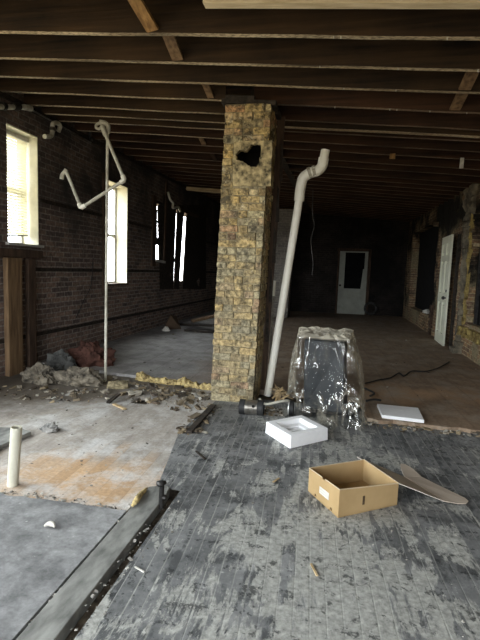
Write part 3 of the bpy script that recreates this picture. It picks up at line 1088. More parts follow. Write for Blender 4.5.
for k in range(nz):
    z = (k + 0.5) * RH
    off = (k % 2) * 0.11 + rnd.uniform(-0.015, 0.015)
    # front face: stretchers, some headers
    x = PX0
    first = True
    while x < PX1 - 0.01:
        l = 0.205 if rnd.random() < 0.72 else 0.10
        if first:
            l = 0.205 - off * 0.95
            first = False
        l = max(0.05, min(l, PX1 - x))
        if PX1 - (x + l) < 0.05:
            l = PX1 - x
        c = lean((x + l / 2, 0, z))
        inpatch = pr[0] - 0.01 < c.x < pr[1] + 0.01 and pr[2] < z < pr[3]
        if pr[2] < z < pr[3] and not inpatch:            # bricks end where the mortar patch begins
            if c.x < pr[0] < c.x + l / 2:
                d_ = c.x + l / 2 - pr[0]
                c.x -= d_ / 2
                l_ = l - d_
            elif c.x - l / 2 < pr[1] < c.x:
                d_ = pr[1] - (c.x - l / 2)
                c.x += d_ / 2
                l_ = l - d_
            else:
                l_ = l
        else:
            l_ = l
        if not inpatch and l_ > 0.02 and rnd.random() > 0.015:
            pr_out = rnd.uniform(-0.006, 0.009)
            d = 0.10
            m.box((c.x, PY0 + d / 2 - pr_out, z), (l_ - rnd.uniform(0.004, 0.012), d, RH - rnd.uniform(0.003, 0.010)), Matrix.Rotation(rnd.uniform(-0.02, 0.02), 4, 'Y'), 0.006)
        x += l
    # side faces
    for sx, xx in ((-1, PX0), (1, PX1)):
        y = PY0 + 0.105
        while y < PY1 - 0.01:
            l = min(0.205 if rnd.random() < 0.7 else 0.1, PY1 - y)
            c = lean((xx, 0, z))
            m.box((c.x - sx * (0.05 - rnd.uniform(-0.005, 0.006)), y + l / 2, z), (0.10, l - 0.012, RH - rnd.uniform(0.003, 0.010)), None, 0.005)
            y += l
m.done('brick_courses', M['pillar_brick'], pil, bevel=0.006)
us = breaks(pr[0], pr[1], 0.011)
vs = breaks(pr[2], pr[3], 0.011)
mb = cells(us, vs, lambda u, v: inpoly(u, v, hole_w), lambda u, v, d: (u, PY0 - 0.006 + d, v), 0.06, wall_disp(0.006, 9))
mb.done('mortar_patch', M['patch'], pil)
m = MB()
for a in (0, 1):
    for (dx, w_, h_) in ((0.0, 0.56, 0.045),):
        m.box(lean((-1.012, PY0 + 0.1 + 0.26 * a, PZ + 0.02)), (w_, 0.2, 0.045), Matrix.Rotation(R_(4.1), 4, 'Y'))
m.box(lean((-1.10, PY0 + 0.03, PZ + 0.065)), (0.30, 0.06, 0.04), Matrix.Rotation(R_(4.1), 4, 'Y'))
m.done('timber_cap', M['char_wood'], pil, bevel=0.005)

# furring strips and a conduit standing at the pillar's right side
s_ = thing('wood_strip', (-0.74, 5.24, 0), 'dark charred timber strip standing upright against the pillar, behind its right corner', 'strip')
m = MB()
m.hexa([(-0.775, 5.18, FZ * 0), (-0.72, 5.18, 0), (-0.72, 5.22, 0), (-0.775, 5.22, 0)],
       [(-0.705, 5.18, 3.08), (-0.625, 5.18, 3.08), (-0.625, 5.22, 3.08), (-0.705, 5.22, 3.08)])
m.done('lath', M['casing'], s_)
m = MB()
for i in range(5):
    z = 0.6 + i * 0.45
    m.hexa([(-0.74 + 0.02 * i, 5.165, z), (-0.70 + 0.02 * i, 5.165, z + 0.03), (-0.70 + 0.02 * i, 5.178, z), (-0.74 + 0.02 * i, 5.178, z)],
           [(-0.735 + 0.02 * i, 5.16, z + 0.4), (-0.715 + 0.02 * i, 5.16, z + 0.36), (-0.715 + 0.02 * i, 5.178, z + 0.36), (-0.735 + 0.02 * i, 5.178, z + 0.4)])
m.done('splinter', M['char_wood'], s_)
c_ = thing('conduit', (-0.66, 5.3, 0), 'thin grey conduit rising from the floor between pillar and white drain pipe', 'conduit')
m = MB()
m.tube([(-0.70, 5.34, 0.0), (-0.695, 5.34, 0.9), (-0.68, 5.34, 1.35)], 0.011, 8)
m.done('tube', M['steel'], c_, smooth=True)
m = MB()
m.tube([(-0.688, 5.34, 1.12), (-0.682, 5.34, 1.30)], 0.016, 10)
m.done('sleeve', M['pvc'], c_, smooth=True)

# second pillar far behind
fp = fl(287, 318, FZ)
sp = thing('brick_pillar', (fp.x - 0.15, fp.y + 0.2, FZ), 'distant grey brick pillar seen behind the leaning white drain pipe', 'pillar')
m = MB()
m.hexa([(fp.x - 0.5, fp.y, FZ), (fp.x, fp.y, FZ), (fp.x, fp.y + 0.5, FZ), (fp.x - 0.5, fp.y + 0.5, FZ)],
       [(fp.x - 0.4, fp.y, 3.25), (fp.x + 0.1, fp.y, 3.25), (fp.x + 0.1, fp.y + 0.5, 3.25), (fp.x - 0.4, fp.y + 0.5, 3.25)])
m.done('shaft', M['brick_far'], sp)

# ------------------------------------------------------------------ white drain pipe with offset bend
Yp = 5.08
dp = thing('drain_pipe', (-0.68, Yp, 0), 'tall white plastic drain pipe leaning by the brick pillar with an offset bend on top', 'pipe')
pb = Vector((-0.675, Yp, 0.0))
p1 = ony(299.3, 199, Yp)
m = MB()
r0 = 0.043
m.tube([pb, p1], r0, 20)
m.done('pipe', M['pvc'], dp, smooth=True)
q1, q2, q3, q4 = ony(301, 186, Yp), ony(308, 171, Yp), ony(314, 170.5, Yp), ony(323, 164, Yp)
top = ony(325.5, 150, Yp)
m = MB()
bend1 = spline([ony(299, 201, Yp), ony(300.5, 188, Yp), ony(303.5, 177.5, Yp), ony(311, 172.5, Yp)], 8)
m.tube(bend1, 0.055, 20)
m.done('lower_elbow', M['pvc'], dp, smooth=True)
m = MB()
m.tube([ony(308, 173.5, Yp), ony(311, 172.3, Yp)], 0.060, 20)
m.tube([ony(312.5, 171.8, Yp), ony(315.5, 171, Yp)], 0.060, 20)
m.done('collar', M['pvc_band'], dp, smooth=True)
m = MB()
bend2 = spline([ony(310, 172.6, Yp), ony(317, 171, Yp), ony(322, 166, Yp), ony(323.7, 158, Yp)], 8)
m.tube(bend2, 0.055, 20)
m.done('upper_elbow', M['pvc'], dp, smooth=True)
m = MB()
m.pipe(ony(323.4, 161, Yp), top, 0.047, 0.038)
m.done('pipe_stub', M['pvc'], dp, smooth=True)

# ------------------------------------------------------------------ thin water pipe at left with a dangling zigzag
Yt = 5.10
wp = thing('water_pipe', (-2.69, Yt, 0), 'thin white standing water pipe with a bent zigzag arm dangling from its top', 'pipe')
m = MB()
m.tube([fl(105.5, 381), ony(107.6, 131, Yt)], 0.017, 12)
m.done('riser', M['pvc_dirty'], wp, smooth=True)
rad = 0.019
P = [ony(a, b, y) for a, b, y in ((100, 127.5, 5.08), (104, 131, 5.04), (124.5, 180, 4.96), (81, 208, 4.85), (66.5, 172, 4.9))]
m = MB()
m.tube(P[1:3], rad, 12)
m.tube(P[2:4], rad, 12)
m.tube(P[3:5], rad, 12)
m.done('zigzag_arm', M['pvc_dirty'], wp, smooth=True)
for i in (2, 3):
    m = MB()
    d1 = (P[i - 1] - P[i]).normalized()
    d2 = (P[i + 1] - P[i]).normalized()
    m.tube([P[i] + d1 * 0.055, P[i] + d1 * 0.01, P[i] + d2 * 0.01, P[i] + d2 * 0.055], 0.027, 12)
    m.done('elbow', M['pvc'], wp, smooth=True)
m = MB()
ctr = ony(99, 126, 5.08)
ring = [ctr + Vector((0.036 * cos(a), 0.015 * sin(a), 0.036 * sin(a))) for a in [2 * pi * k / 20 for k in range(20)]]
m.tube(ring, 0.017, 10, close=True)
m.tube([P[1] - (P[2] - P[1]).normalized() * 0.06, P[1] + (P[2] - P[1]).normalized() * 0.06], 0.028, 12)
m.done('joint_fitting', M['pvc_dirty'], wp, smooth=True)
m = MB()
tp = ony(107.6, 133, Yt)
m.tube(spline([tp, tp + Vector((0.005, 0, 0.07)), tp + Vector((-0.03, 0, 0.11)), tp + Vector((-0.09, -0.02, 0.12))], 6), 0.026, 12)
m.done('top_elbow', M['pvc_dirty'], wp, smooth=True)
m = MB()
e = P[4]
m.tube(spline([e + Vector((0.0, 0, 0.03)), e + Vector((-0.02, 0, 0.0)), e + Vector((-0.05, 0, -0.03)), e + Vector((-0.06, 0, -0.08))], 5), 0.024, 10)
m.done('hook_end', M['pvc_dirty'], wp, smooth=True)

# stub of pipe standing in the bare floor
sb = fl(12.5, 485)
st = thing('pipe_stub', sb, 'short cream plastic pipe stub standing up from the bare floor at left', 'pipe')
m = MB()
m.pipe(sb + Vector((0, 0, -0.02)), ony(16.5, 427, sb.y), 0.034, 0.028)
m.done('pipe', M['pvc_cream'], st, smooth=True)

# pipe run and fittings along the top of the left wall
xr = XL + 0.10
pr_ = thing('pipe_run', onx(10, 106, xr), 'grimy white pipe with couplings high on the left wall above the blind', 'pipe')
m = MB()
a, b = onx(-40, 106, xr), onx(28, 107.5, xr)
m.tube([a, b], 0.03, 14)
m.done('pipe', M['pvc_dirty'], pr_, smooth=True)
for u0, u1 in ((2, 5), (13, 19)):
    m = MB()
    m.tube([onx(u0, 106 + u0 * 0.03, xr), onx(u1, 106 + u1 * 0.03, xr)], 0.045, 14)
    m.done('coupling', M['metal_dark'], pr_, smooth=True)
m = MB()
m.tube([onx(24, 107.3, xr), onx(31, 108.5, xr)], 0.036, 12)
m.done('end_cap', M['pvc_dirty'], pr_, smooth=True)
wc = thing('wall_conduit', onx(60, 126, XL + 0.06), 'thin straight conduit sloping along the left wall toward the dangling pipe', 'conduit')
m = MB()
m.tube([onx(31, 109.5, XL + 0.08), onx(91, 142.5, XL + 0.05)], 0.011, 8)
m.done('tube', M['steel'], wc, smooth=True)
tr = thing('pipe_trap', onx(53, 128, XL + 0.08), 'small white curved pipe trap fixed high on the wall right of the blind', 'pipe trap')
m = MB()
m.tube(spline([onx(44.5, 136.5, XL + 0.1), onx(51, 136, XL + 0.1), onx(52.5, 130, XL + 0.1), onx(52.8, 124, XL + 0.1), onx(57, 123, XL + 0.1), onx(60, 126, XL + 0.1), onx(58.5, 131, XL + 0.1)], 6), 0.030, 12)
m.done('bend', M['pvc_dirty'], tr, smooth=True)
m = MB()
m.tube([onx(52.5, 131, XL + 0.1), onx(52.7, 127.5, XL + 0.1)], 0.04, 12)
m.done('nut', M['steel'], tr, smooth=True)
tr2 = thing('hanging_hose', onx(91, 132, XL + 0.08), 'short dark bent hose hanging on the wall left of the dangling pipe top', 'hose')
m = MB()
m.tube(spline([onx(93, 124, XL + 0.08), onx(91, 129, XL + 0.1), onx(90, 136, XL + 0.08), onx(91.5, 141, XL + 0.04)], 6), 0.022, 10)
m.done('hose', M['metal_dark'], tr2, smooth=True)
tr3 = thing('pipe_fitting', onx(170, 200, XL + 0.1), 'small crooked pale pipe on the wall between the two far slit windows', 'pipe')
m = MB()
m.tube(spline([onx(168, 192, XL + 0.08), onx(170, 199, XL + 0.12), onx(173, 203, XL + 0.14), onx(173, 208, XL + 0.14), onx(178, 207, XL + 0.14), onx(180, 211, XL + 0.10)], 5), 0.028, 10)
m.done('pipe', M['pvc_dirty'], tr3, smooth=True)

# window studs and rail below the blind
st1 = thing('wall_stud', (XL + 0.06, 5.02, 0), 'wide brown timber stud on the wall below the blind, nearer one', 'stud')
m = MB()
m.box((XL + 0.06, 5.02, 0.73), (0.07, 0.26, 1.46))
m.done('post', M['old_wood'], st1, bevel=0.006)
st2 = thing('wall_stud', (XL + 0.05, 5.37, 0), 'narrow dark timber stud on the wall below the blind, farther one', 'stud')
m = MB()
m.box((XL + 0.05, 5.37, 0.73), (0.06, 0.15, 1.46))
m.done('post', M['casing'], st2, bevel=0.006)
rl = MB()
rl.box((XL + 0.06, 4.95, 1.52), (0.11, 1.2, 0.10))
tag(rl.done('window_ledge', M['casing'], origin=(XL + 0.06, 4.95, 1.52), bevel=0.008), 'dark timber ledge under the window with the blind', 'ledge')
cb = MB()
cb.tube(spline([onx(93, 258, XL + 0.03), onx(91, 285, XL + 0.03), onx(84, 300, XL + 0.03), onx(76, 318, XL + 0.03)], 8), 0.006, 6)
tag(cb.done('wall_cable', M['rubber'], origin=tuple(onx(90, 285, XL + 0.03)), smooth=True), 'thin dark cable drooping on the brick wall beside the second window', 'cable')

# hanging board far left under the ceiling
hb = MB()
pa, pb2 = ony(187, 188, 9.9), ony(226, 192.5, 9.9)
hb.box((pa + pb2) / 2, ((pb2 - pa).length, 0.12, 0.07), Matrix.Rotation(R_(4), 4, 'Y'))
tag(hb.done('ceiling_batten', M['pale_board'], origin=tuple((pa + pb2) / 2), bevel=0.005), 'pale timber batten under the far joists left of the pillar', 'batten')
# wire hanging from the joists
hw = MB()
hw.tube(spline([ony(313, 190, 9.0), ony(312.5, 215, 9.0), ony(314.5, 226, 9.0), ony(311, 240, 9.0), ony(313, 262, 9.0), ony(312, 275, 9.0)], 8), 0.008, 6)
tag(hw.done('hanging_wire', M['metal_dark'], origin=tuple(ony(313, 190, 9.0)), smooth=True), 'thin grey wire hanging crookedly from the joists right of the drain pipe', 'wire')
for (px, py, y, mm, nm, lb, w_, h_) in ((392, 165, 6.85, M['orange_wood'], 'junction_box', 'small rusty box hanging under the joists in mid ceiling', 0.07, 0.07),
                                        (462, 161, 6.85, M['white_bit'], 'paper_scrap', 'small white scrap hanging from a joist at right', 0.05, 0.14)):
    p = ony(px, py, y)
    p.z = cz(p.x, p.y) - h_ / 2 + 0.005
    k = MB()
    k.box(p, (w_, 0.03, h_), None, 0.006)
    tag(k.done(nm, mm, origin=tuple(p), bevel=0.004), lb, 'box' if nm == 'junction_box' else 'scrap')

# ------------------------------------------------------------------ doors
# six-panel door standing against the right wall
dy0, dy1, dz0, dz1 = onx(449.3, 290, XR - 0.10).y, onx(437.8, 290, XR - 0.12).y, FZ + 0.005, 2.25
dr = thing('panel_door', (XR - 0.07, (dy0 + dy1) / 2, FZ), 'white six-panel door standing against the rough brick wall on the right', 'door')


def door_pt(y, z, d):
    t = (dy1 - y) / (dy1 - dy0)
    return Vector((XR - 0.07 - 0.03 * t - d, y, z))


m = MB()
us_, vs_ = [dy0, dy0 + 0.14, dy0 + 0.43, dy0 + 0.55, dy0 + 0.84, dy1], [dz0, dz0 + 0.22, dz0 + 0.86, dz0 + 1.05, dz0 + 1.70, dz0 + 1.82, dz0 + 2.06, dz1]


def is_panel(u, v):
    return (us_[1] < u < us_[2] or us_[3] < u < us_[4]) and (vs_[1] < v < vs_[2] or vs_[3] < v < vs_[4] or vs_[5] < v < vs_[6])


mb = cells(us_, vs_, is_panel, lambda u, v, d: door_pt(u, v, 0.04 - d), 0.04)
mb.done('door_frame', M['door_white'], dr, bevel=0.004)
for i in (1, 3):
    for j in (1, 3, 5):
        a, b, c, d = us_[i], us_[i + 1], vs_[j], vs_[j + 1]
        m = MB()
        e = 0.05
        for (u0, u1, v0, v1, x0, x1) in ((a, b, c, d, 0.002, 0.010), (a + e, b - e, c + e, d - e, 0.009, 0.030)):
            m.hexa([door_pt(u0, v0, x0), door_pt(u1, v0, x0), door_pt(u1, v1, x0), door_pt(u0, v1, x0)],
                   [door_pt(u0 + 0.01, v0 + 0.01, x1), door_pt(u1 - 0.01, v0 + 0.01, x1), door_pt(u1 - 0.01, v1 - 0.01, x1), door_pt(u0 + 0.01, v1 - 0.01, x1)])
        m.done('panel', M['door_white'], dr)
m = MB()
k = door_pt(dy0 + 0.07, 1.0, 0.04)
m.blob(k - Vector((0.05, 0, 0)), (0.035, 0.035, 0.035), 2, 0, flat=False)
m.tube([k, k - Vector((0.04, 0, 0))], 0.014, 10)
m.done('knob', M['metal_dark'], dr, smooth=True)
m = MB()
k = door_pt(dy0 + 0.07, 1.14, 0.04)
m.tube([k + Vector((0.002, 0, 0)), k - Vector((0.012, 0, 0))], 0.028, 14)
m.done('lock', M['metal_dark'], dr, smooth=True)
# dark strip added for the shadow at the door's near edge
m = MB()
m.box((XR - 0.02, dy0 - 0.14, 1.15), (0.06, 0.10, 2.2))
tag(m.done('door_shadow_strip', M['char_wood'], origin=(XR - 0.02, dy0 - 0.14, FZ)), 'dark upright strip added for the shadow beside the white six-panel door', 'jamb')

# back door, half glazed, standing proud in its frame
YD = YB - 0.09
d1 = struct(MB().box((0.10, YB - 0.06, 1.14), (0.07, 0.12, 2.24)).box((1.12, YB - 0.06, 1.14), (0.10, 0.12, 2.24)).box((0.60, YB - 0.06, 2.24), (1.12, 0.12, 0.09)).done('door_1', M['casing']))
X0, X1, Z0, Z1 = 0.12, 1.07, FZ + 0.01, 2.19
gx0_, gx1_, gz0, gz1 = 0.32, 0.97, 0.92, 2.15
mb = cells([X0, gx0_, gx1_, X1], [Z0, 0.85, gz0, gz1, Z1], lambda u, v: gx0_ < u < gx1_ and gz0 < v < gz1, lambda u, v, d: (u, YD + d, v), 0.045)
mb.done('leaf', M['door_grey'], d1)
m = MB()
m.box(((gx0_ + gx1_) / 2, YD + 0.025, (gz0 + gz1) / 2), (gx1_ - gx0_, 0.008, gz1 - gz0))
m.done('pane', M['glass_dark'], d1)
m = MB()
m.hexa([(0.88, YD - 0.004, 0.9), (0.99, YD - 0.004, 0.9), (0.99, YD + 0.0, 0.9), (0.88, YD, 0.9)], [(0.93, YD - 0.004, 1.6), (0.99, YD - 0.004, 1.6), (0.99, YD, 1.6), (0.93, YD, 1.6)])
m.done('torn_trim', M['door_grey'], d1)
m = MB()
m.tube([(X0 + 0.07, YD, 1.02), (X0 + 0.07, YD - 0.05, 1.02)], 0.02, 10)
m.blob((X0 + 0.07, YD - 0.06, 1.02), (0.035, 0.03, 0.035), 2, 0, flat=False)
m.done('handle', M['metal_dark'], d1, smooth=True)
# hoop leaning on the back wall
tc = fl(372.5, 318, FZ)
hp = MB()
rr = 0.19
cc = Vector((tc.x, YB - 0.12, FZ + rr + 0.045))
hp.tube([cc + Vector((rr * cos(a), 0.02 * sin(a), rr * sin(a))) for a in [2 * pi * k / 24 for k in range(24)]], 0.042, 10, close=True)
tag(hp.done('tire', M['metal_dark'], origin=tuple(cc), smooth=True), 'dark round hoop leaning on the back wall beside the door', 'tire')

# ------------------------------------------------------------------ machine under the clear sheet
def quad_pt(c4, u):
    """point round a closed loop of corners, u in 0..1"""
    n = len(c4)
    k = u * n
    i = int(k) % n
    t = k - int(k)
    return c4[i].lerp(c4[(i + 1) % n], t)


mc = Vector((-0.06, 4.55, 0))
mach = thing('cart_machine', mc, 'dark boxy machine wrapped under the clear plastic sheet beside the foam tray', 'machine')
m = MB()
bot = [(-0.23, 4.46, 0.08), (0.15, 4.38, 0.08), (0.20, 4.68, 0.08), (-0.23, 4.70, 0.08)]
top_ = [(-0.255, 4.43, 0.76), (0.13, 4.42, 0.76), (0.15, 4.70, 0.78), (-0.235, 4.72, 0.78)]
m.hexa(bot, top_)
m.done('housing', M['machine'], mach, bevel=0.012)
m = MB()
m.box((-0.03, 4.57, 0.06), (0.42, 0.26, 0.04))
m.done('base', M['metal_dark'], mach, bevel=0.005)
for wx, wy in ((-0.345, 4.42), (0.235, 4.58)):
    m = MB()
    m.tube([(wx - 0.02, wy, 0.072), (wx + 0.02, wy, 0.072)], 0.072, 24)
    wh = m.done('wheel', M['rubber'], mach, smooth=True)
    m = MB()
    m.tube([(wx - 0.024 + 0.0, wy + 0.052 * cos(a), 0.072 + 0.052 * sin(a)) for a in [2 * pi * k / 20 for k in range(20)]], 0.009, 8, close=True)
    m.done('rim', M['chrome'], wh, smooth=True)
m = MB()
m.tube(spline([(-0.2, 4.72, 0.74), (-0.2, 4.76, 0.80), (-0.04, 4.77, 0.805), (0.12, 4.76, 0.80), (0.12, 4.72, 0.74)], 6), 0.012, 8)
m.done('handle', M['metal_dark'], mach, smooth=True)

sh = MB()
NA, NK = 72, 26
rings = []
ftop = [Vector((-0.30, 4.385, 0.795)), Vector((0.165, 4.37, 0.80)), Vector((0.21, 4.78, 0.835)), Vector((-0.33, 4.82, 0.835))]
fbot = [Vector((-0.28, 4.34, 0.012)), Vector((0.31, 4.11, 0.012)), Vector((0.38, 4.74, 0.03)), Vector((-0.43, 4.80, 0.03))]
cen_t = Vector((-0.05, 4.59, 0))
cen_b = Vector((-0.02, 4.46, 0))
for k in range(NK + 1):
    s = k / NK
    ring = []
    for a in range(NA):
        u = (a + 0.5 * (k % 2)) / NA
        pt, pbq = quad_pt(ftop, u), quad_pt(fbot, u)
        p = pt.lerp(pbq, s ** 0.85)
        c = cen_t.lerp(cen_b, s)
        out = Vector((p.x - c.x, p.y - c.y, 0)).normalized()
        ang = 2 * pi * u
        # long tucks that run down from the two front corners of the machine
        tuck = 0.0
        for uc, drift, amp in ((0.03, 0.10, 0.05), (0.20, -0.07, 0.06), (0.27, 0.03, 0.03), (0.95, -0.05, 0.05)):
            du = abs((u - uc - drift * s + 0.5) % 1.0 - 0.5)
            tuck += amp * s * max(0.0, 1 - du / 0.035) - amp * 0.5 * s * max(0.0, 1 - abs(du - 0.06) / 0.04)
        fold = tuck + 0.012 * noise.noise(Vector((cos(ang) * 3.2, sin(ang) * 3.2, s * 1.3))) + 0.010 * (1 - 2 * abs(noise.noise(Vector((cos(ang) * 7, sin(ang) * 7, s * 3.0 + 4)))))
        crink = 0.012 * noise.noise(Vector((cos(ang) * 9, sin(ang) * 9, s * 8))) + rnd.uniform(-0.006, 0.006)
        puff = 0.035 * sin(pi * min(1, s * 1.2))
        p = p + out * (fold * (0.35 + s) + crink + puff * (0.6 if 0.0 < u < 0.25 else 1.0))
        # corners gather into tapered tucks on the camera side
        p.z += 0.010 * noise.noise(Vector((ang * 3, s * 12, 7))) * (1 - s)
        if k == NK:
            p.z = max(0.008, p.z)
        uu = (u + 0.3) % 1.0                           # the hem rides up over the left wheel
        if uu < 0.36:
            p.z = max(p.z, 0.20 * sin(pi * uu / 0.36) ** 0.7 * min(1, 3 * s))
        p.z = max(0.008, p.z)
        ring.append(sh.bm.verts.new(p))
    rings.append(ring)
for k in range(NK):
    for a in range(NA):
        sh.bm.faces.new((rings[k][a], rings[k][(a + 1) % NA], rings[k + 1][(a + 1) % NA], rings[k + 1][a]))
# bunched top
prev = rings[0]
for j in range(1, 10):
    t = j / 10
    ring = []
    for a in range(NA):
        p0 = rings[0][a].co
        p = p0.lerp(Vector((-0.05, 4.60, 0.815)), t)
        ang = 2 * pi * a / NA
        p.z += 0.030 * sin(pi * min(1, t * 2.2)) * (0.5 + 0.9 * noise.noise(Vector((cos(ang) * 4, sin(ang) * 4, t * 5)))) + 0.012 * noise.noise(Vector((p.x * 25, p.y * 25, 2)))
        p.z = max(p.z, 0.805)
        ring.append(sh.bm.verts.new(p))
    for a in range(NA):
        sh.bm.faces.new((prev[a], prev[(a + 1) % NA], ring[(a + 1) % NA], ring[a]))
    prev = ring
sh.bm.faces.new(prev)
bmesh.ops.triangulate(sh.bm, faces=sh.bm.faces[:])
so = sh.done('plastic_sheet', M['sheet'], origin=(-0.05, 4.55, 0))
tag(so, 'crumpled clear plastic sheet draped over the dark machine down to the floor', 'plastic sheet')

# ------------------------------------------------------------------ white foam tray
A_, B_, C_ = fl(290, 449), fl(265, 433), fl(328, 440)
D_ = B_ + C_ - A_
ft = thing('foam_tray', (A_ + D_) / 2, 'square white packing foam tray on the grey floor before the plastic-wrapped machine', 'foam tray')
hgt = 0.105


def bil(u, v, z):
    p = A_ * (1 - u) * (1 - v) + C_ * u * (1 - v) + B_ * (1 - u) * v + D_ * u * v
    return Vector((p.x, p.y, z))


m = MB()
lv = [(0.0, 0.0), (0.012, hgt), (0.17, hgt), (0.19, 0.065), (0.30, 0.060), (0.31, 0.025)]
rings = []
for e, z in lv:
    rings.append([m.bm.verts.new(bil(u, v, z)) for u, v in ((e, e), (1 - e, e), (1 - e, 1 - e), (e, 1 - e))])
m.bm.faces.new(rings[0][::-1])
for i in range(len(rings) - 1):
    for k in range(4):
        m.bm.faces.new((rings[i][k], rings[i][(k + 1) % 4], rings[i + 1][(k + 1) % 4], rings[i + 1][k]))
m.bm.faces.new(rings[-1])
m.done('tray_body', M['foam_white'], ft, bevel=0.006)
m = MB()
b1, b2 = bil(0.36, 0.5, 0.036), bil(0.62, 0.64, 0.036)
m.box(bil(0.5, 0.55, 0.04), (0.13, 0.05, 0.028), Matrix.Rotation(R_(45), 4, 'Z'))
m.done('inner_block', M['foam_white'], ft, bevel=0.005)

# ------------------------------------------------------------------ cardboard box and its lid
A_, B_, C_ = fl(338, 518), fl(308, 491), fl(397, 505)
D_ = B_ + C_ - A_
bx = thing('cardboard_box', (B_ + C_) / 2, 'open brown cardboard box lying on the worn grey floorboards', 'box')
hA, hB, hC, hD = 0.172, 0.155, 0.14, 0.15
cor = [A_, C_, D_, B_]
hs = [hA, hC, hD, hB]
cenb = (A_ + B_ + C_ + D_) / 4


def wallpanel(i, name, notch=False):
    p, q = cor[i], cor[(i + 1) % 4]
    hp_, hq = hs[i], hs[(i + 1) % 4]
    d = (q - p)
    nrm = Vector((-d.y, d.x, 0)).normalized()
    if nrm.dot(cenb - p) < 0:
        nrm = -nrm
    t = 0.006

    def pt(u, v, w):
        b = p.lerp(q, u)
        return Vector((b.x, b.y, 0)) + Vector((0, 0, v * (hp_ + (hq - hp_) * u))) + nrm * (w * t)
    us = [0, 0.22, 0.30, 0.46, 0.56, 0.74, 0.82, 1.0]
    vs = [0, 0.07, 0.14, 0.9, 0.94, 1.0]

    def hole(u, v):
        if notch:
            if v < 0.14 and (0.22 < u < 0.30 or 0.74 < u < 0.82):
                return True
            if v > 0.94 and 0.46 < u < 0.56:
                return True
        return False
    mb_ = cells(us, vs, hole, pt, 1.0)
    mb_.done(name, M['cardboard'], bx)
    return pt


pf = wallpanel(0, 'front_panel')
wallpanel(1, 'side_panel')
wallpanel(2, 'back_panel')
pside = wallpanel(3, 'side_panel', True)
m = MB()
m.hexa([p + Vector((0, 0, 0.002)) for p in cor], [p + Vector((0, 0, 0.008)) for p in cor])
m.done('bottom', M['cardboard'], bx)
# folded rim shows as a paler cut edge
m = MB()
for i in range(4):
    p, q = cor[i] + Vector((0, 0, hs[i])), cor[(i + 1) % 4] + Vector((0, 0, hs[(i + 1) % 4]))
    if i == 3:
        for t0, t1 in ((0, 0.46), (0.56, 1)):
            m.tube([p.lerp(q, t0), p.lerp(q, t1)], 0.0035, 6)
    else:
        m.tube([p, q], 0.0035, 6)
m.done('rim', M['card_edge'], bx)
# paper label on the short side (side runs from far-left corner to near corner)
m = MB()
m.hexa([pside(0.40, 0.34, -0.2), pside(0.70, 0.34, -0.2), pside(0.70, 0.60, -0.2), pside(0.40, 0.60, -0.2)],
       [pside(0.40, 0.34, -0.5), pside(0.70, 0.34, -0.5), pside(0.70, 0.60, -0.5), pside(0.40, 0.60, -0.5)])
lb = m.done('paper_label', M['paper'], bx)
m = MB()
m.hexa([pf(0.385, 0.32, -0.2), pf(0.42, 0.32, -0.2), pf(0.42, 0.66, -0.2), pf(0.385, 0.66, -0.2)],
       [pf(0.385, 0.32, -0.5), pf(0.42, 0.32, -0.5), pf(0.42, 0.66, -0.5), pf(0.385, 0.66, -0.5)])
m.done('printed_mark', M['ink_brown'], bx)
m = MB()
for v0 in (0.40, 0.50):
    m.hexa([pside(0.42, v0, -0.5), pside(0.62, v0, -0.5), pside(0.62, v0 + 0.035, -0.5), pside(0.42, v0 + 0.035, -0.5)],
           [pside(0.42, v0, -0.6), pside(0.62, v0, -0.6), pside(0.62, v0 + 0.035, -0.6), pside(0.42, v0 + 0.035, -0.6)])
m.done('print_line', simple('faded_print', (0.42, 0.40, 0.36), (0.5, 0.48, 0.44), 20, 0.8, 0.0), lb)
# lid hinged on the right-hand rim and folded down to the floor
hn0 = C_ + Vector((0.004, 0.0, hC))
hn1 = ony(357, 456.5, D_.y + 0.07)
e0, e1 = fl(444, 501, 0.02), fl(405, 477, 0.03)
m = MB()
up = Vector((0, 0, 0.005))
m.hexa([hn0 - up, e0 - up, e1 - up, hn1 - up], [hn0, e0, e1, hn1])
lid = m.done('lid', M['card_lightened'], bx)
lid['label'] = 'grey-brown cardboard lid folded open to the floor'
tf = [e0, fl(458, 503.5, 0.012), fl(466, 503.5, 0.01), fl(468.5, 501, 0.01), fl(465, 498, 0.01), fl(440, 486, 0.012), fl(421, 476.5, 0.015), e1]
m = MB()
m.hexa([p - up * 0.8 for p in tf], [p + up * 0.2 for p in tf])
m.done('tuck_flap', M['card_in'], lid)
ear = [e1, fl(421, 476, 0.018), fl(412, 468, 0.03), fl(405, 464, 0.035), fl(400.5, 463.5, 0.04), fl(401, 469, 0.035)]
m = MB()
m.hexa([p - up for p in ear], [p for p in ear])
m.done('dust_flap', M['card_in'], lid)
m = MB()
for (a, b) in (((424, 485), (432, 489)), ((434, 487.5), (442, 493))):
    p, q = fl(*a, 0.0165), fl(*b, 0.0155)
    d = (q - p).normalized()
    nn = Vector((-d.y, d.x, 0)) * 0.006
    m.hexa([p - nn, q - nn, q + nn, p + nn], [p - nn + Vector((0, 0, 0.002)), q - nn + Vector((0, 0, 0.002)), q + nn + Vector((0, 0, 0.002)), p + nn + Vector((0, 0, 0.002))])
m.done('slot', M['ink'], lid)

# ------------------------------------------------------------------ flat white panel on the rear floor
pp = [fl(377, 407, FZ), fl(418, 411, FZ), fl(424, 423.5, FZ), fl(382, 418.5, FZ)]
m = MB()
m.hexa([p + Vector((0, 0, 0.002)) for p in pp], [p + Vector((0, 0, 0.035)) for p in pp])
wpn = m.done('foam_sheet', M['foam_white'], origin=tuple(sum(pp, Vector()) / 4), bevel=0.004)
tag(wpn, 'flat white foam sheet lying right of the plastic-wrapped machine', 'foam sheet')

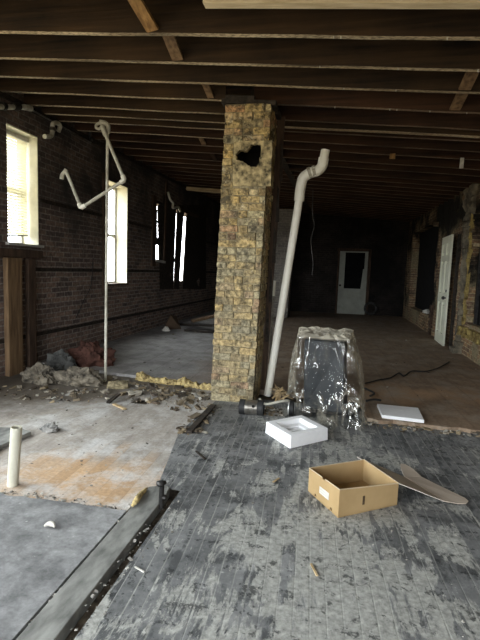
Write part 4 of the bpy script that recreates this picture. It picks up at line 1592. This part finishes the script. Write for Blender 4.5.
# ------------------------------------------------------------------ things lying at the pillar's foot
k0, k1 = fl(238.5, 415.5), fl(263, 416.5)
cy = k0.y + 0.06
cp = thing('pipe_coupling', ((k0.x + k1.x) / 2, cy, 0), 'short steel pipe coupling with black rubber ends lying at the pillar foot', 'pipe coupling')
r = 0.074
m = MB()
m.pipe((k0.x + 0.045, cy, r), (k1.x - 0.05, cy + 0.02, r), r - 0.004, r - 0.012)
m.done('sleeve', M['steel'], cp, smooth=True)
for a, b in ((k0.x, k0.x + 0.055), (k1.x - 0.06, k1.x)):
    m = MB()
    m.pipe((a, cy + (0 if a < -0.75 else 0.02), r), (b, cy + (0 if a < -0.75 else 0.02), r), r, r - 0.012)
    m.done('rubber_end', M['rubber'], cp, smooth=True)
m = MB()
m.tube([(k0.x + 0.14, cy - r * 0.75, r * 1.35), (k0.x + 0.14, cy - r * 0.85, r * 1.45)], 0.014, 10)
m.done('bolt', M['metal_dark'], cp, smooth=True)
wcb = MB()
wcb.tube(spline([fl(260, 399, 0.12), fl(263, 403, 0.12), fl(268, 404, 0.12), fl(278, 402, 0.13), fl(287, 400.5, 0.13), fl(290, 402, 0.10), fl(291, 408, 0.04), fl(289, 412, 0.012)], 8), 0.012, 10)
tag(wcb.done('white_hose', M['pvc_dirty'], origin=tuple(fl(275, 404, 0)), smooth=True), 'pale bent hose looping between the pillar foot and wrapped machine', 'hose')
# curled shavings
sv = MB()
rnd2 = random.Random(5)
for i in range(26):
    c = fl(rnd2.uniform(275, 286), rnd2.uniform(397, 403), 0)
    z = rnd2.uniform(0.01, 0.14)
    a = rnd2.uniform(0, pi)
    d = Vector((cos(a), sin(a) * 0.6, rnd2.uniform(-0.2, 0.7))) * rnd2.uniform(0.04, 0.09)
    c = c + Vector((0, 0.05, z))
    nn = Vector((-d.y, d.x, 0.02)).normalized() * 0.013
    q = [c - d - nn, c + d - nn, c + d + nn, c - d + nn]
    for p in q:
        p.z = max(p.z, 0.003)
    sv.hexa(q, [p + Vector((0, 0, 0.004)) for p in q])
tag(sv.done('wood_shavings', M['straw'], origin=tuple(fl(280, 402, 0))), 'loose tan wood shavings heaped at the foot of the white drain pipe', 'shavings', kind='stuff')

# ------------------------------------------------------------------ rubble and litter nobody could count
KEEP_OUT = []                       # (x, y, radius) of things that stand on the floor


def chips(name, n, area, smin, smax, m, seed, label, flatn=0.5, z0=0.0):
    g = random.Random(seed)
    mb_ = MB()
    for i in range(n):
        x, y = area(g)
        if any((x - a) ** 2 + (y - b) ** 2 < r * r for a, b, r in KEEP_OUT):
            continue
        s = smin * (smax / smin) ** (g.random() ** 2.2)
        sz = (s * g.uniform(0.6, 1.6), s * g.uniform(0.5, 1.0), s * g.uniform(0.2, flatn))
        zf = z0(x, y) if callable(z0) else z0
        q = Matrix.Rotation(g.uniform(0, pi), 4, 'Z') @ Matrix.Rotation(g.uniform(-0.3, 0.3), 4, 'X') @ Matrix.Rotation(g.uniform(-0.3, 0.3), 4, 'Y')
        mb_.box((x, y, zf + sz[2] * 0.45), sz, q, s * 0.18)
    o = mb_.done(name, m)
    return tag(o, label, 'rubble', kind='stuff')


for px_, py_, r_ in ((106, 381, 0.05), (78, 384, 0.30), (41, 382, 0.30), (58, 374, 0.26), (87, 368, 0.36), (50, 431, 0.09), (5, 443, 0.34), (268, 396, 0.10), (204, 413, 0.09), (195, 426, 0.09), (282, 402, 0.12), (119, 400, 0.07), (119, 407, 0.07), (376, 390, 0.12), (118, 388, 0.22), (338, 490, 0.33), (296, 435, 0.3), (328, 410, 0.36), (425, 488, 0.22), (12, 485, 0.06), (250, 412, 0.13), (201, 420, 0.07)):
    q_ = fl(px_, py_)
    KEEP_OUT.append((q_.x, q_.y, r_))


def band(x0, x1, y0, y1, slope=0.0):
    def f(g):
        x = g.uniform(x0, x1)
        t = (g.random() + g.random()) / 2
        return x, y0 + (y1 - y0) * t + slope * (x - x0)
    return f


def left_rubble(g):
    if g.random() < 0.28:
        return g.uniform(-3.6, -2.5), g.uniform(4.1, 5.3)
    x = g.uniform(-2.75, -1.28)
    t = g.random() ** 0.6
    return x, 4.2 + (0.78 + 0.17 * (-1.35 - x)) * t


chips('rubble', 1050, left_rubble, 0.007, 0.075, M['rubble'], 11, 'grey rubble and plaster bits strewn before the broken floor edge left of the pillar')
chips('wood_debris', 260, lambda g: (-1.17 + g.gauss(0, 0.05) + 0.0, g.uniform(3.62, 4.5)), 0.008, 0.07, M['rubble'], 12, 'dark splintered debris strewn on the floor before the pillar foot', 0.35)
chips('plaster_crumbs', 260, lambda g: (g.uniform(-3.2, -1.3), g.uniform(2.5, 4.1)), 0.003, 0.018, M['chips'], 13, 'pale crumbs scattered over the bare boards on the left')
chips('dust_crumbs', 300, lambda g: (g.uniform(-0.8, 1.9), g.uniform(1.2, 4.2)), 0.002, 0.011, M['chips'], 14, 'tiny pale crumbs scattered over the worn grey boards')
chips('floor_litter', 320, lambda g: (g.uniform(-3.4, 2.2), g.uniform(5.5, 10.5)), 0.006, 0.032, M['rubble'], 15, 'small litter scattered over the brown rear floor', z0=FZ)
chips('edge_rubble', 380, lambda g: (g.uniform(0.35, 2.3), 4.40 + g.gauss(0, 0.06)), 0.006, 0.05, M['rubble'], 16, 'crumbled debris along the broken edge of the rear floor at right', 0.4)
chips('pillar_rubble', 260, lambda g: (g.uniform(-0.70, -0.44), g.uniform(4.36, 4.62)), 0.006, 0.045, M['rubble'], 17, 'dark rubble heaped between the pillar foot and the wrapped machine')
chips('gap_debris', 260, lambda g: (g.uniform(-0.945, -0.83) if g.random() < 0.5 else g.uniform(-1.12, -1.07), g.uniform(1.2, 2.6)), 0.003, 0.016, M['chips'], 18, 'pale crumbs caught along the gaps beside the long plank')
chips('edge_crumbs', 260, lambda g: (g.uniform(-2.2, -1.13), 2.36 + g.gauss(0, 0.025)), 0.003, 0.020, M['chips'], 19, 'pale crumbs along the far edge of the dark floor sheet')

# crumbling yellow foam under the broken edge of the rear floor
yf = MB()
N, K = 230, 12
rings = []
for i in range(N + 1):
    x = -2.36 + i / N * 1.08
    yb0 = 5.17 + 0.17 * (-1.35 - x) - 0.10
    hgt_ = 0.025 + 0.075 * max(0.1, 0.5 + 0.9 * noise.noise(Vector((x * 5, 0, 0))) + 0.4 * noise.noise(Vector((x * 19, 3, 0))))
    ring = []
    for k in range(K + 1):
        t = k / K
        if t < 0.6:
            z, yb = hgt_ * t / 0.6, yb0 + 0.03 * (t / 0.6) ** 2
        else:
            z, yb = hgt_, yb0 + 0.03 + 0.05 * (t - 0.6) / 0.4
        q = Vector((x, yb, z))
        w = noise.noise(q * 22) * 0.030 + noise.noise(q * 55) * 0.012
        ring.append(yf.bm.verts.new((x + 0.01 * noise.noise(q * 30), yb - max(-0.02, w), max(0.0, z + 0.5 * w * min(1, t * 3)))))
    ring.append(yf.bm.verts.new((x, yb0 + 0.09, 0.0)))
    rings.append(ring)
for i in range(N):
    for k in range(K + 1):
        yf.bm.faces.new((rings[i][k], rings[i][k + 1], rings[i + 1][k + 1], rings[i + 1][k]))
tag(yf.done('foam_strip', M['foam_yellow'], origin=(-1.82, 5.2, 0)), 'crumbling yellow foam strip under the broken floor edge left of the pillar', 'insulation')

# heaps of cloth in the left corner
def heap(name, c, size, m_, seed, rot, label, cat, amp=0.35, sub=5, fr=1.8):
    k = MB()
    k.blob((c[0], c[1], 0.35 * size[2] + c[2]), size, sub, amp, fr, seed, rot)
    return tag(k.done(name, m_, origin=tuple(c), smooth=True), label, cat)


c1 = fl(78, 384)
heap('cloth_heap', (c1.x, c1.y, 0), (0.23, 0.12, 0.13), M['rag_pale'], 1.3, 0.1, 'crumpled pale dirty cloth on the floor nearest the thin water pipe', 'cloth', 0.5)
c1 = fl(41, 382)
heap('cloth_heap', (c1.x, c1.y, 0), (0.21, 0.13, 0.13), M['rag_pale'], 4.1, -0.1, 'crumpled pale dirty cloth on the floor by the wall studs', 'cloth', 0.5)
c1 = fl(58, 374)
heap('cloth_heap', (c1.x - 0.08, c1.y + 0.16, 0), (0.19, 0.09, 0.17), simple('grey_cloth', (0.05, 0.05, 0.047), (0.13, 0.13, 0.12), 7, 0.95, 0.7), 7.7, 0.1, 'grey crumpled cloth behind the two pale cloths', 'cloth', 0.45)
c1 = fl(87, 368)
heap('cloth_heap', (c1.x + 0.02, c1.y + 0.10, 0), (0.25, 0.18, 0.24), M['rag_red'], 9.2, 0.3, 'dull reddish cloth heap against the brick wall left of the thin pipe', 'cloth', 0.5)
c1 = fl(118, 388)
heap('plaster_chunk', (c1.x, c1.y, 0), (0.12, 0.06, 0.06), M['mortar'], 2.2, 0.3, 'long pale plaster chunk in the rubble right of the thin pipe', 'plaster', 0.35, 4)
c1 = fl(50, 431)
heap('mortar_lump', (c1.x, c1.y, 0), (0.065, 0.05, 0.045), M['stone'], 3.3, 0, 'single grey mortar lump alone on the bare floor', 'lump', 0.4, 4, 2.5)
c1 = fl(50, 528, 0.008)
cr = MB()
cr.tube(spline([c1 + Vector((-0.028, -0.01, 0.012)), c1 + Vector((-0.012, 0.008, 0.018)), c1 + Vector((0.012, 0.008, 0.018)), c1 + Vector((0.028, -0.004, 0.012))], 6), [0.004 + 0.010 * sin(pi * i / 18) for i in range(19)], 10)
tag(cr.done('plaster_flake', M['white_bit'], origin=tuple(c1), smooth=True), 'small curved pale flake lying on the dark floor sheet', 'flake')
c1 = fl(138, 500)
yl = MB()
pts_ = spline([fl(132, 506, 0.02), fl(136, 501, 0.035), fl(140, 495, 0.03), fl(146, 489, 0.02)], 6)
yl.tube(pts_, [0.008 + 0.010 * sin(pi * i / (len(pts_) - 1)) + 0.005 * noise.noise(Vector((i * 0.9, 0, 0))) for i in range(len(pts_))], 10)
tag(yl.done('foam_scrap', M['foam_yellow'], origin=tuple(c1), smooth=True), 'yellow foam scrap lying at the end of the long grey plank', 'foam')
# iron stub at the end of the plank
ib = fl(161, 505)
ir = thing('iron_rod', ib, 'short black iron rod sticking up at the end of the long grey plank', 'rod')
m = MB()
m.tube([ib + Vector((0, 0, -0.02)), ib + Vector((0.003, 0, 0.13))], 0.016, 10)
m.done('rod', M['metal_dark'], ir, smooth=True)
m = MB()
m.blob(ib + Vector((0.0, 0, 0.135)), (0.030, 0.024, 0.018), 2, 0.3, flat=False)
m.done('bracket', M['metal_dark'], ir, smooth=True)
m = MB()
m.blob(ib + Vector((0.02, 0, 0.05)), (0.018, 0.016, 0.016), 2, 0.2, flat=False)
m.done('bolt', M['metal_dark'], ir, smooth=True)
# splintered boards
def board(name, a, b, w, t, m_, label, cat, z=0.0):
    a, b = Vector(a), Vector(b)
    k = MB()
    d = b - a
    q = Matrix.Rotation(math.atan2(d.y, d.x), 4, 'Z') @ Matrix.Rotation(-math.atan2(d.z, Vector((d.x, d.y)).length), 4, 'Y')
    k.box((a + b) / 2 + Vector((0, 0, t / 2 + 0.003)), (d.length, w, t), q, min(w, t) * 0.12)
    return tag(k.done(name, m_, origin=tuple((a + b) / 2)), label, cat)


board('splinter_board', fl(213, 407), fl(189, 434), 0.06, 0.025, M['char_wood'], 'dark charred board splinter on the floor pointing from the pillar toward the camera', 'board')
board('wood_sliver', fl(114, 405), fl(125, 410), 0.035, 0.012, M['straw'], 'short pale wood slat on the bare boards before the rubble', 'slat')
board('wood_sliver', fl(108, 404), fl(119, 395, 0.05), 0.04, 0.02, M['char_wood'], 'short dark slat tilted on the rubble right of the thin pipe', 'slat')
board('wood_chip', fl(273, 483), fl(279, 479), 0.012, 0.006, M['straw'], 'tan wood chip on grey boards left of the cardboard box', 'chip')
board('wood_chip', fl(311, 565), fl(317, 577), 0.010, 0.006, M['straw'], 'tan wood chip on grey boards in front of the cardboard box', 'chip')
board('wood_chip', fl(196, 452), fl(205, 460), 0.012, 0.008, M['char_wood'], 'curled dark chip on grey boards right of the orange floor', 'chip')
board('wood_chip', fl(135, 568), fl(144, 573), 0.006, 0.005, M['white_bit'], 'thin white sliver on grey boards beside the long plank', 'sliver')
lbp = [fl(-8, 458), fl(-2, 451), fl(31, 435.5), fl(20, 432), fl(-20, 430)]
m = MB()
m.hexa([p + Vector((0, 0, 0.002)) for p in lbp], [p + Vector((0, 0, 0.035)) for p in lbp])
tag(m.done('grey_board', M['plank_grey'], origin=tuple(lbp[3]), bevel=0.003), 'grey painted board on the bare floor behind the pipe stub', 'board')
# thin cable on the rear floor
ck = MB()
ck.tube(spline([fl(362, 384, FZ + 0.01), fl(371, 382, FZ + 0.01), fl(378, 380, FZ + 0.01), fl(390, 378, FZ + 0.01), fl(399, 373, FZ + 0.01), fl(404, 376, FZ + 0.01), fl(412, 371, FZ + 0.01), fl(425, 371.5, FZ + 0.01), fl(438, 368, FZ + 0.01), fl(449, 362, FZ + 0.01)], 6), 0.009, 6)
tag(ck.done('floor_cable', M['rubber'], origin=tuple(fl(400, 375, FZ)), smooth=True), 'thin black cable snaking across the brown rear floor at right', 'cable')
for i, (a, b, c, lb_) in enumerate((((364, 388), (374, 393), (370, 396), 'dark curled scrap on the brown floor just right of the wrapped machine'), ((366, 401), (374, 399.5), (381, 400.5), 'dark twisted wire scrap on the brown floor behind the white panel'))):
    k = MB()
    k.tube(spline([fl(*a, FZ + 0.01), fl(*b, FZ + 0.02), fl(*c, FZ + 0.01)], 6), 0.012, 6)
    tag(k.done('wire_scrap', M['rubber'], origin=tuple(fl(*a, FZ)), smooth=True), lb_, 'wire')

# far litter behind the pillar on the left
c1 = fl(166, 331, FZ)
heap('paper_wad', (c1.x, c1.y, FZ), (0.07, 0.06, 0.07), M['white_bit'], 5.5, 0.0, 'small white crumpled wad on the far floor left of the pillar', 'paper', 0.4, 3, 2.5)
cf = [fl(163, 330, FZ), fl(181, 329, FZ)]
m = MB()
ap = ony(170, 315, cf[0].y + 0.35)
ap2 = ony(176, 316, cf[1].y + 0.35)
m.hexa([cf[0], cf[1], cf[1] + Vector((0, 0.02, 0)), cf[0] + Vector((0, 0.02, 0))], [ap, ap2, ap2 + Vector((0, 0.02, 0)), ap + Vector((0, 0.02, 0))])
tag(m.done('cardboard_sheet', simple('dark_cardboard', (0.08, 0.055, 0.035), (0.15, 0.10, 0.065), 5, 0.9, 0.1), origin=tuple(cf[0])), 'brown cardboard sheet propped on the far floor left of the pillar', 'cardboard')
fb = [(fl(186, 331, FZ), fl(214, 333, FZ), 'board on the far floor left of the pillar, lying closest', M['char_wood']),
      (fl(182, 325, FZ), fl(216, 327, FZ + 0.08), 'dark board behind the closest far board left of the pillar', M['char_wood']),
      (fl(192, 322, FZ + 0.05), fl(218, 316, FZ + 0.2), 'reddish tilted board on top of the far board pile', M['old_wood'])]
for a, b, lb_, mm in fb:
    board('scrap_board', a, b, 0.22, 0.05, mm, lb_, 'board')
# litter beside the right wall under the dark opening
c1 = fl(422, 317, FZ)
p = onx(422.5, 313, XR - 0.02)
k = MB()
k.blob((XR + 0.06, 12.6, 0.50), (0.10, 0.18, 0.07), 3, 0.4, 2.5, 2.0)
tag(k.done('plaster_lump', M['white_bit'], origin=(XR + 0.06, 12.6, 0.46)), 'pale plaster lump on the ledge of the dark opening', 'lump')
cl = MB()
for i in range(9):
    cl.box((XR - 0.01, 11.62 + rnd.uniform(-0.02, 0.02), FZ + 0.08 * i + 0.04), (0.10, 0.20 + rnd.uniform(-0.04, 0.04), 0.075), None, 0.015)
struct(cl.done('trim_6', M['casing'], bevel=0.006))

# ------------------------------------------------------------------ light: overcast daylight through the openings
W = bpy.data.worlds.new('overcast_sky')
SC.world = W
W.use_nodes = True
nt = W.node_tree
nt.nodes.clear()
wo = nt.nodes.new('ShaderNodeOutputWorld')
bg = nt.nodes.new('ShaderNodeBackground')
tcn = nt.nodes.new('ShaderNodeTexCoord')
sx_ = nt.nodes.new('ShaderNodeSeparateXYZ')
rmp = nt.nodes.new('ShaderNodeValToRGB')
mp_ = nt.nodes.new('ShaderNodeMapRange')
nt.links.new(tcn.outputs['Generated'], sx_.inputs[0])
nt.links.new(sx_.outputs[2], mp_.inputs[0])
mp_.inputs[1].default_value = -0.3
mp_.inputs[2].default_value = 0.5
nt.links.new(mp_.outputs[0], rmp.inputs[0])
e = rmp.color_ramp.elements
e[0].position = 0.30
e[0].color = (0.26, 0.22, 0.15, 1)
e[1].position = 0.42
e[1].color = (0.90, 0.95, 1.0, 1)
nt.links.new(rmp.outputs[0], bg.inputs[0])
bg.inputs[1].default_value = 16.0
nt.links.new(bg.outputs[0], wo.inputs[0])


def portal(loc, rot, sx, sy, name):
    l = bpy.data.lights.new(name, 'AREA')
    l.shape = 'RECTANGLE'
    l.size, l.size_y = sx, sy
    l.cycles.is_portal = True
    o = bpy.data.objects.new(name, l)
    o.location = loc
    o.rotation_euler = rot
    COL.objects.link(o)


for w in WIN[:2] + [HOLE3, HOLE4] + LFRONT:
    portal((XL - TH - 0.02, (w[0] + w[1]) / 2, (w[2] + w[3]) / 2), (0, R_(-90), 0), w[3] - w[2], w[1] - w[0], 'daylight')
for w in SHOP:
    portal(((w[0] + w[1]) / 2, YF - TH - 0.02, (w[2] + w[3]) / 2), (R_(90), 0, 0), w[1] - w[0], w[3] - w[2], 'daylight')

# ------------------------------------------------------------------ camera
cd = bpy.data.cameras.new('camera')
cd.sensor_fit = 'VERTICAL'
cd.sensor_height = 36.0
cd.lens = 36.0 * F / 640.0
cd.clip_start = 0.05
cam = bpy.data.objects.new('camera', cd)
COL.objects.link(cam)
M3 = Matrix(((BX.x, -BX.y, -BX.z), (BY.x, -BY.y, -BY.z), (BU.x, -BU.y, -BU.z)))
cam.matrix_world = Matrix.Translation(EYE) @ M3.to_4x4()
SC.camera = cam

for o in bpy.data.objects:
    if '_o' in o:
        del o['_o']
SC.view_settings.view_transform = 'Standard'
SC.view_settings.look = 'None'
SC.view_settings.gamma = 1.0
SC.view_settings.use_curve_mapping = False
SC.view_settings.exposure = 0.0
SC.cycles.use_denoising = True
SC.cycles.max_bounces = 8
SC.cycles.diffuse_bounces = 5
SC.cycles.transparent_max_bounces = 12
SC.cycles.sample_clamp_indirect = 8.0
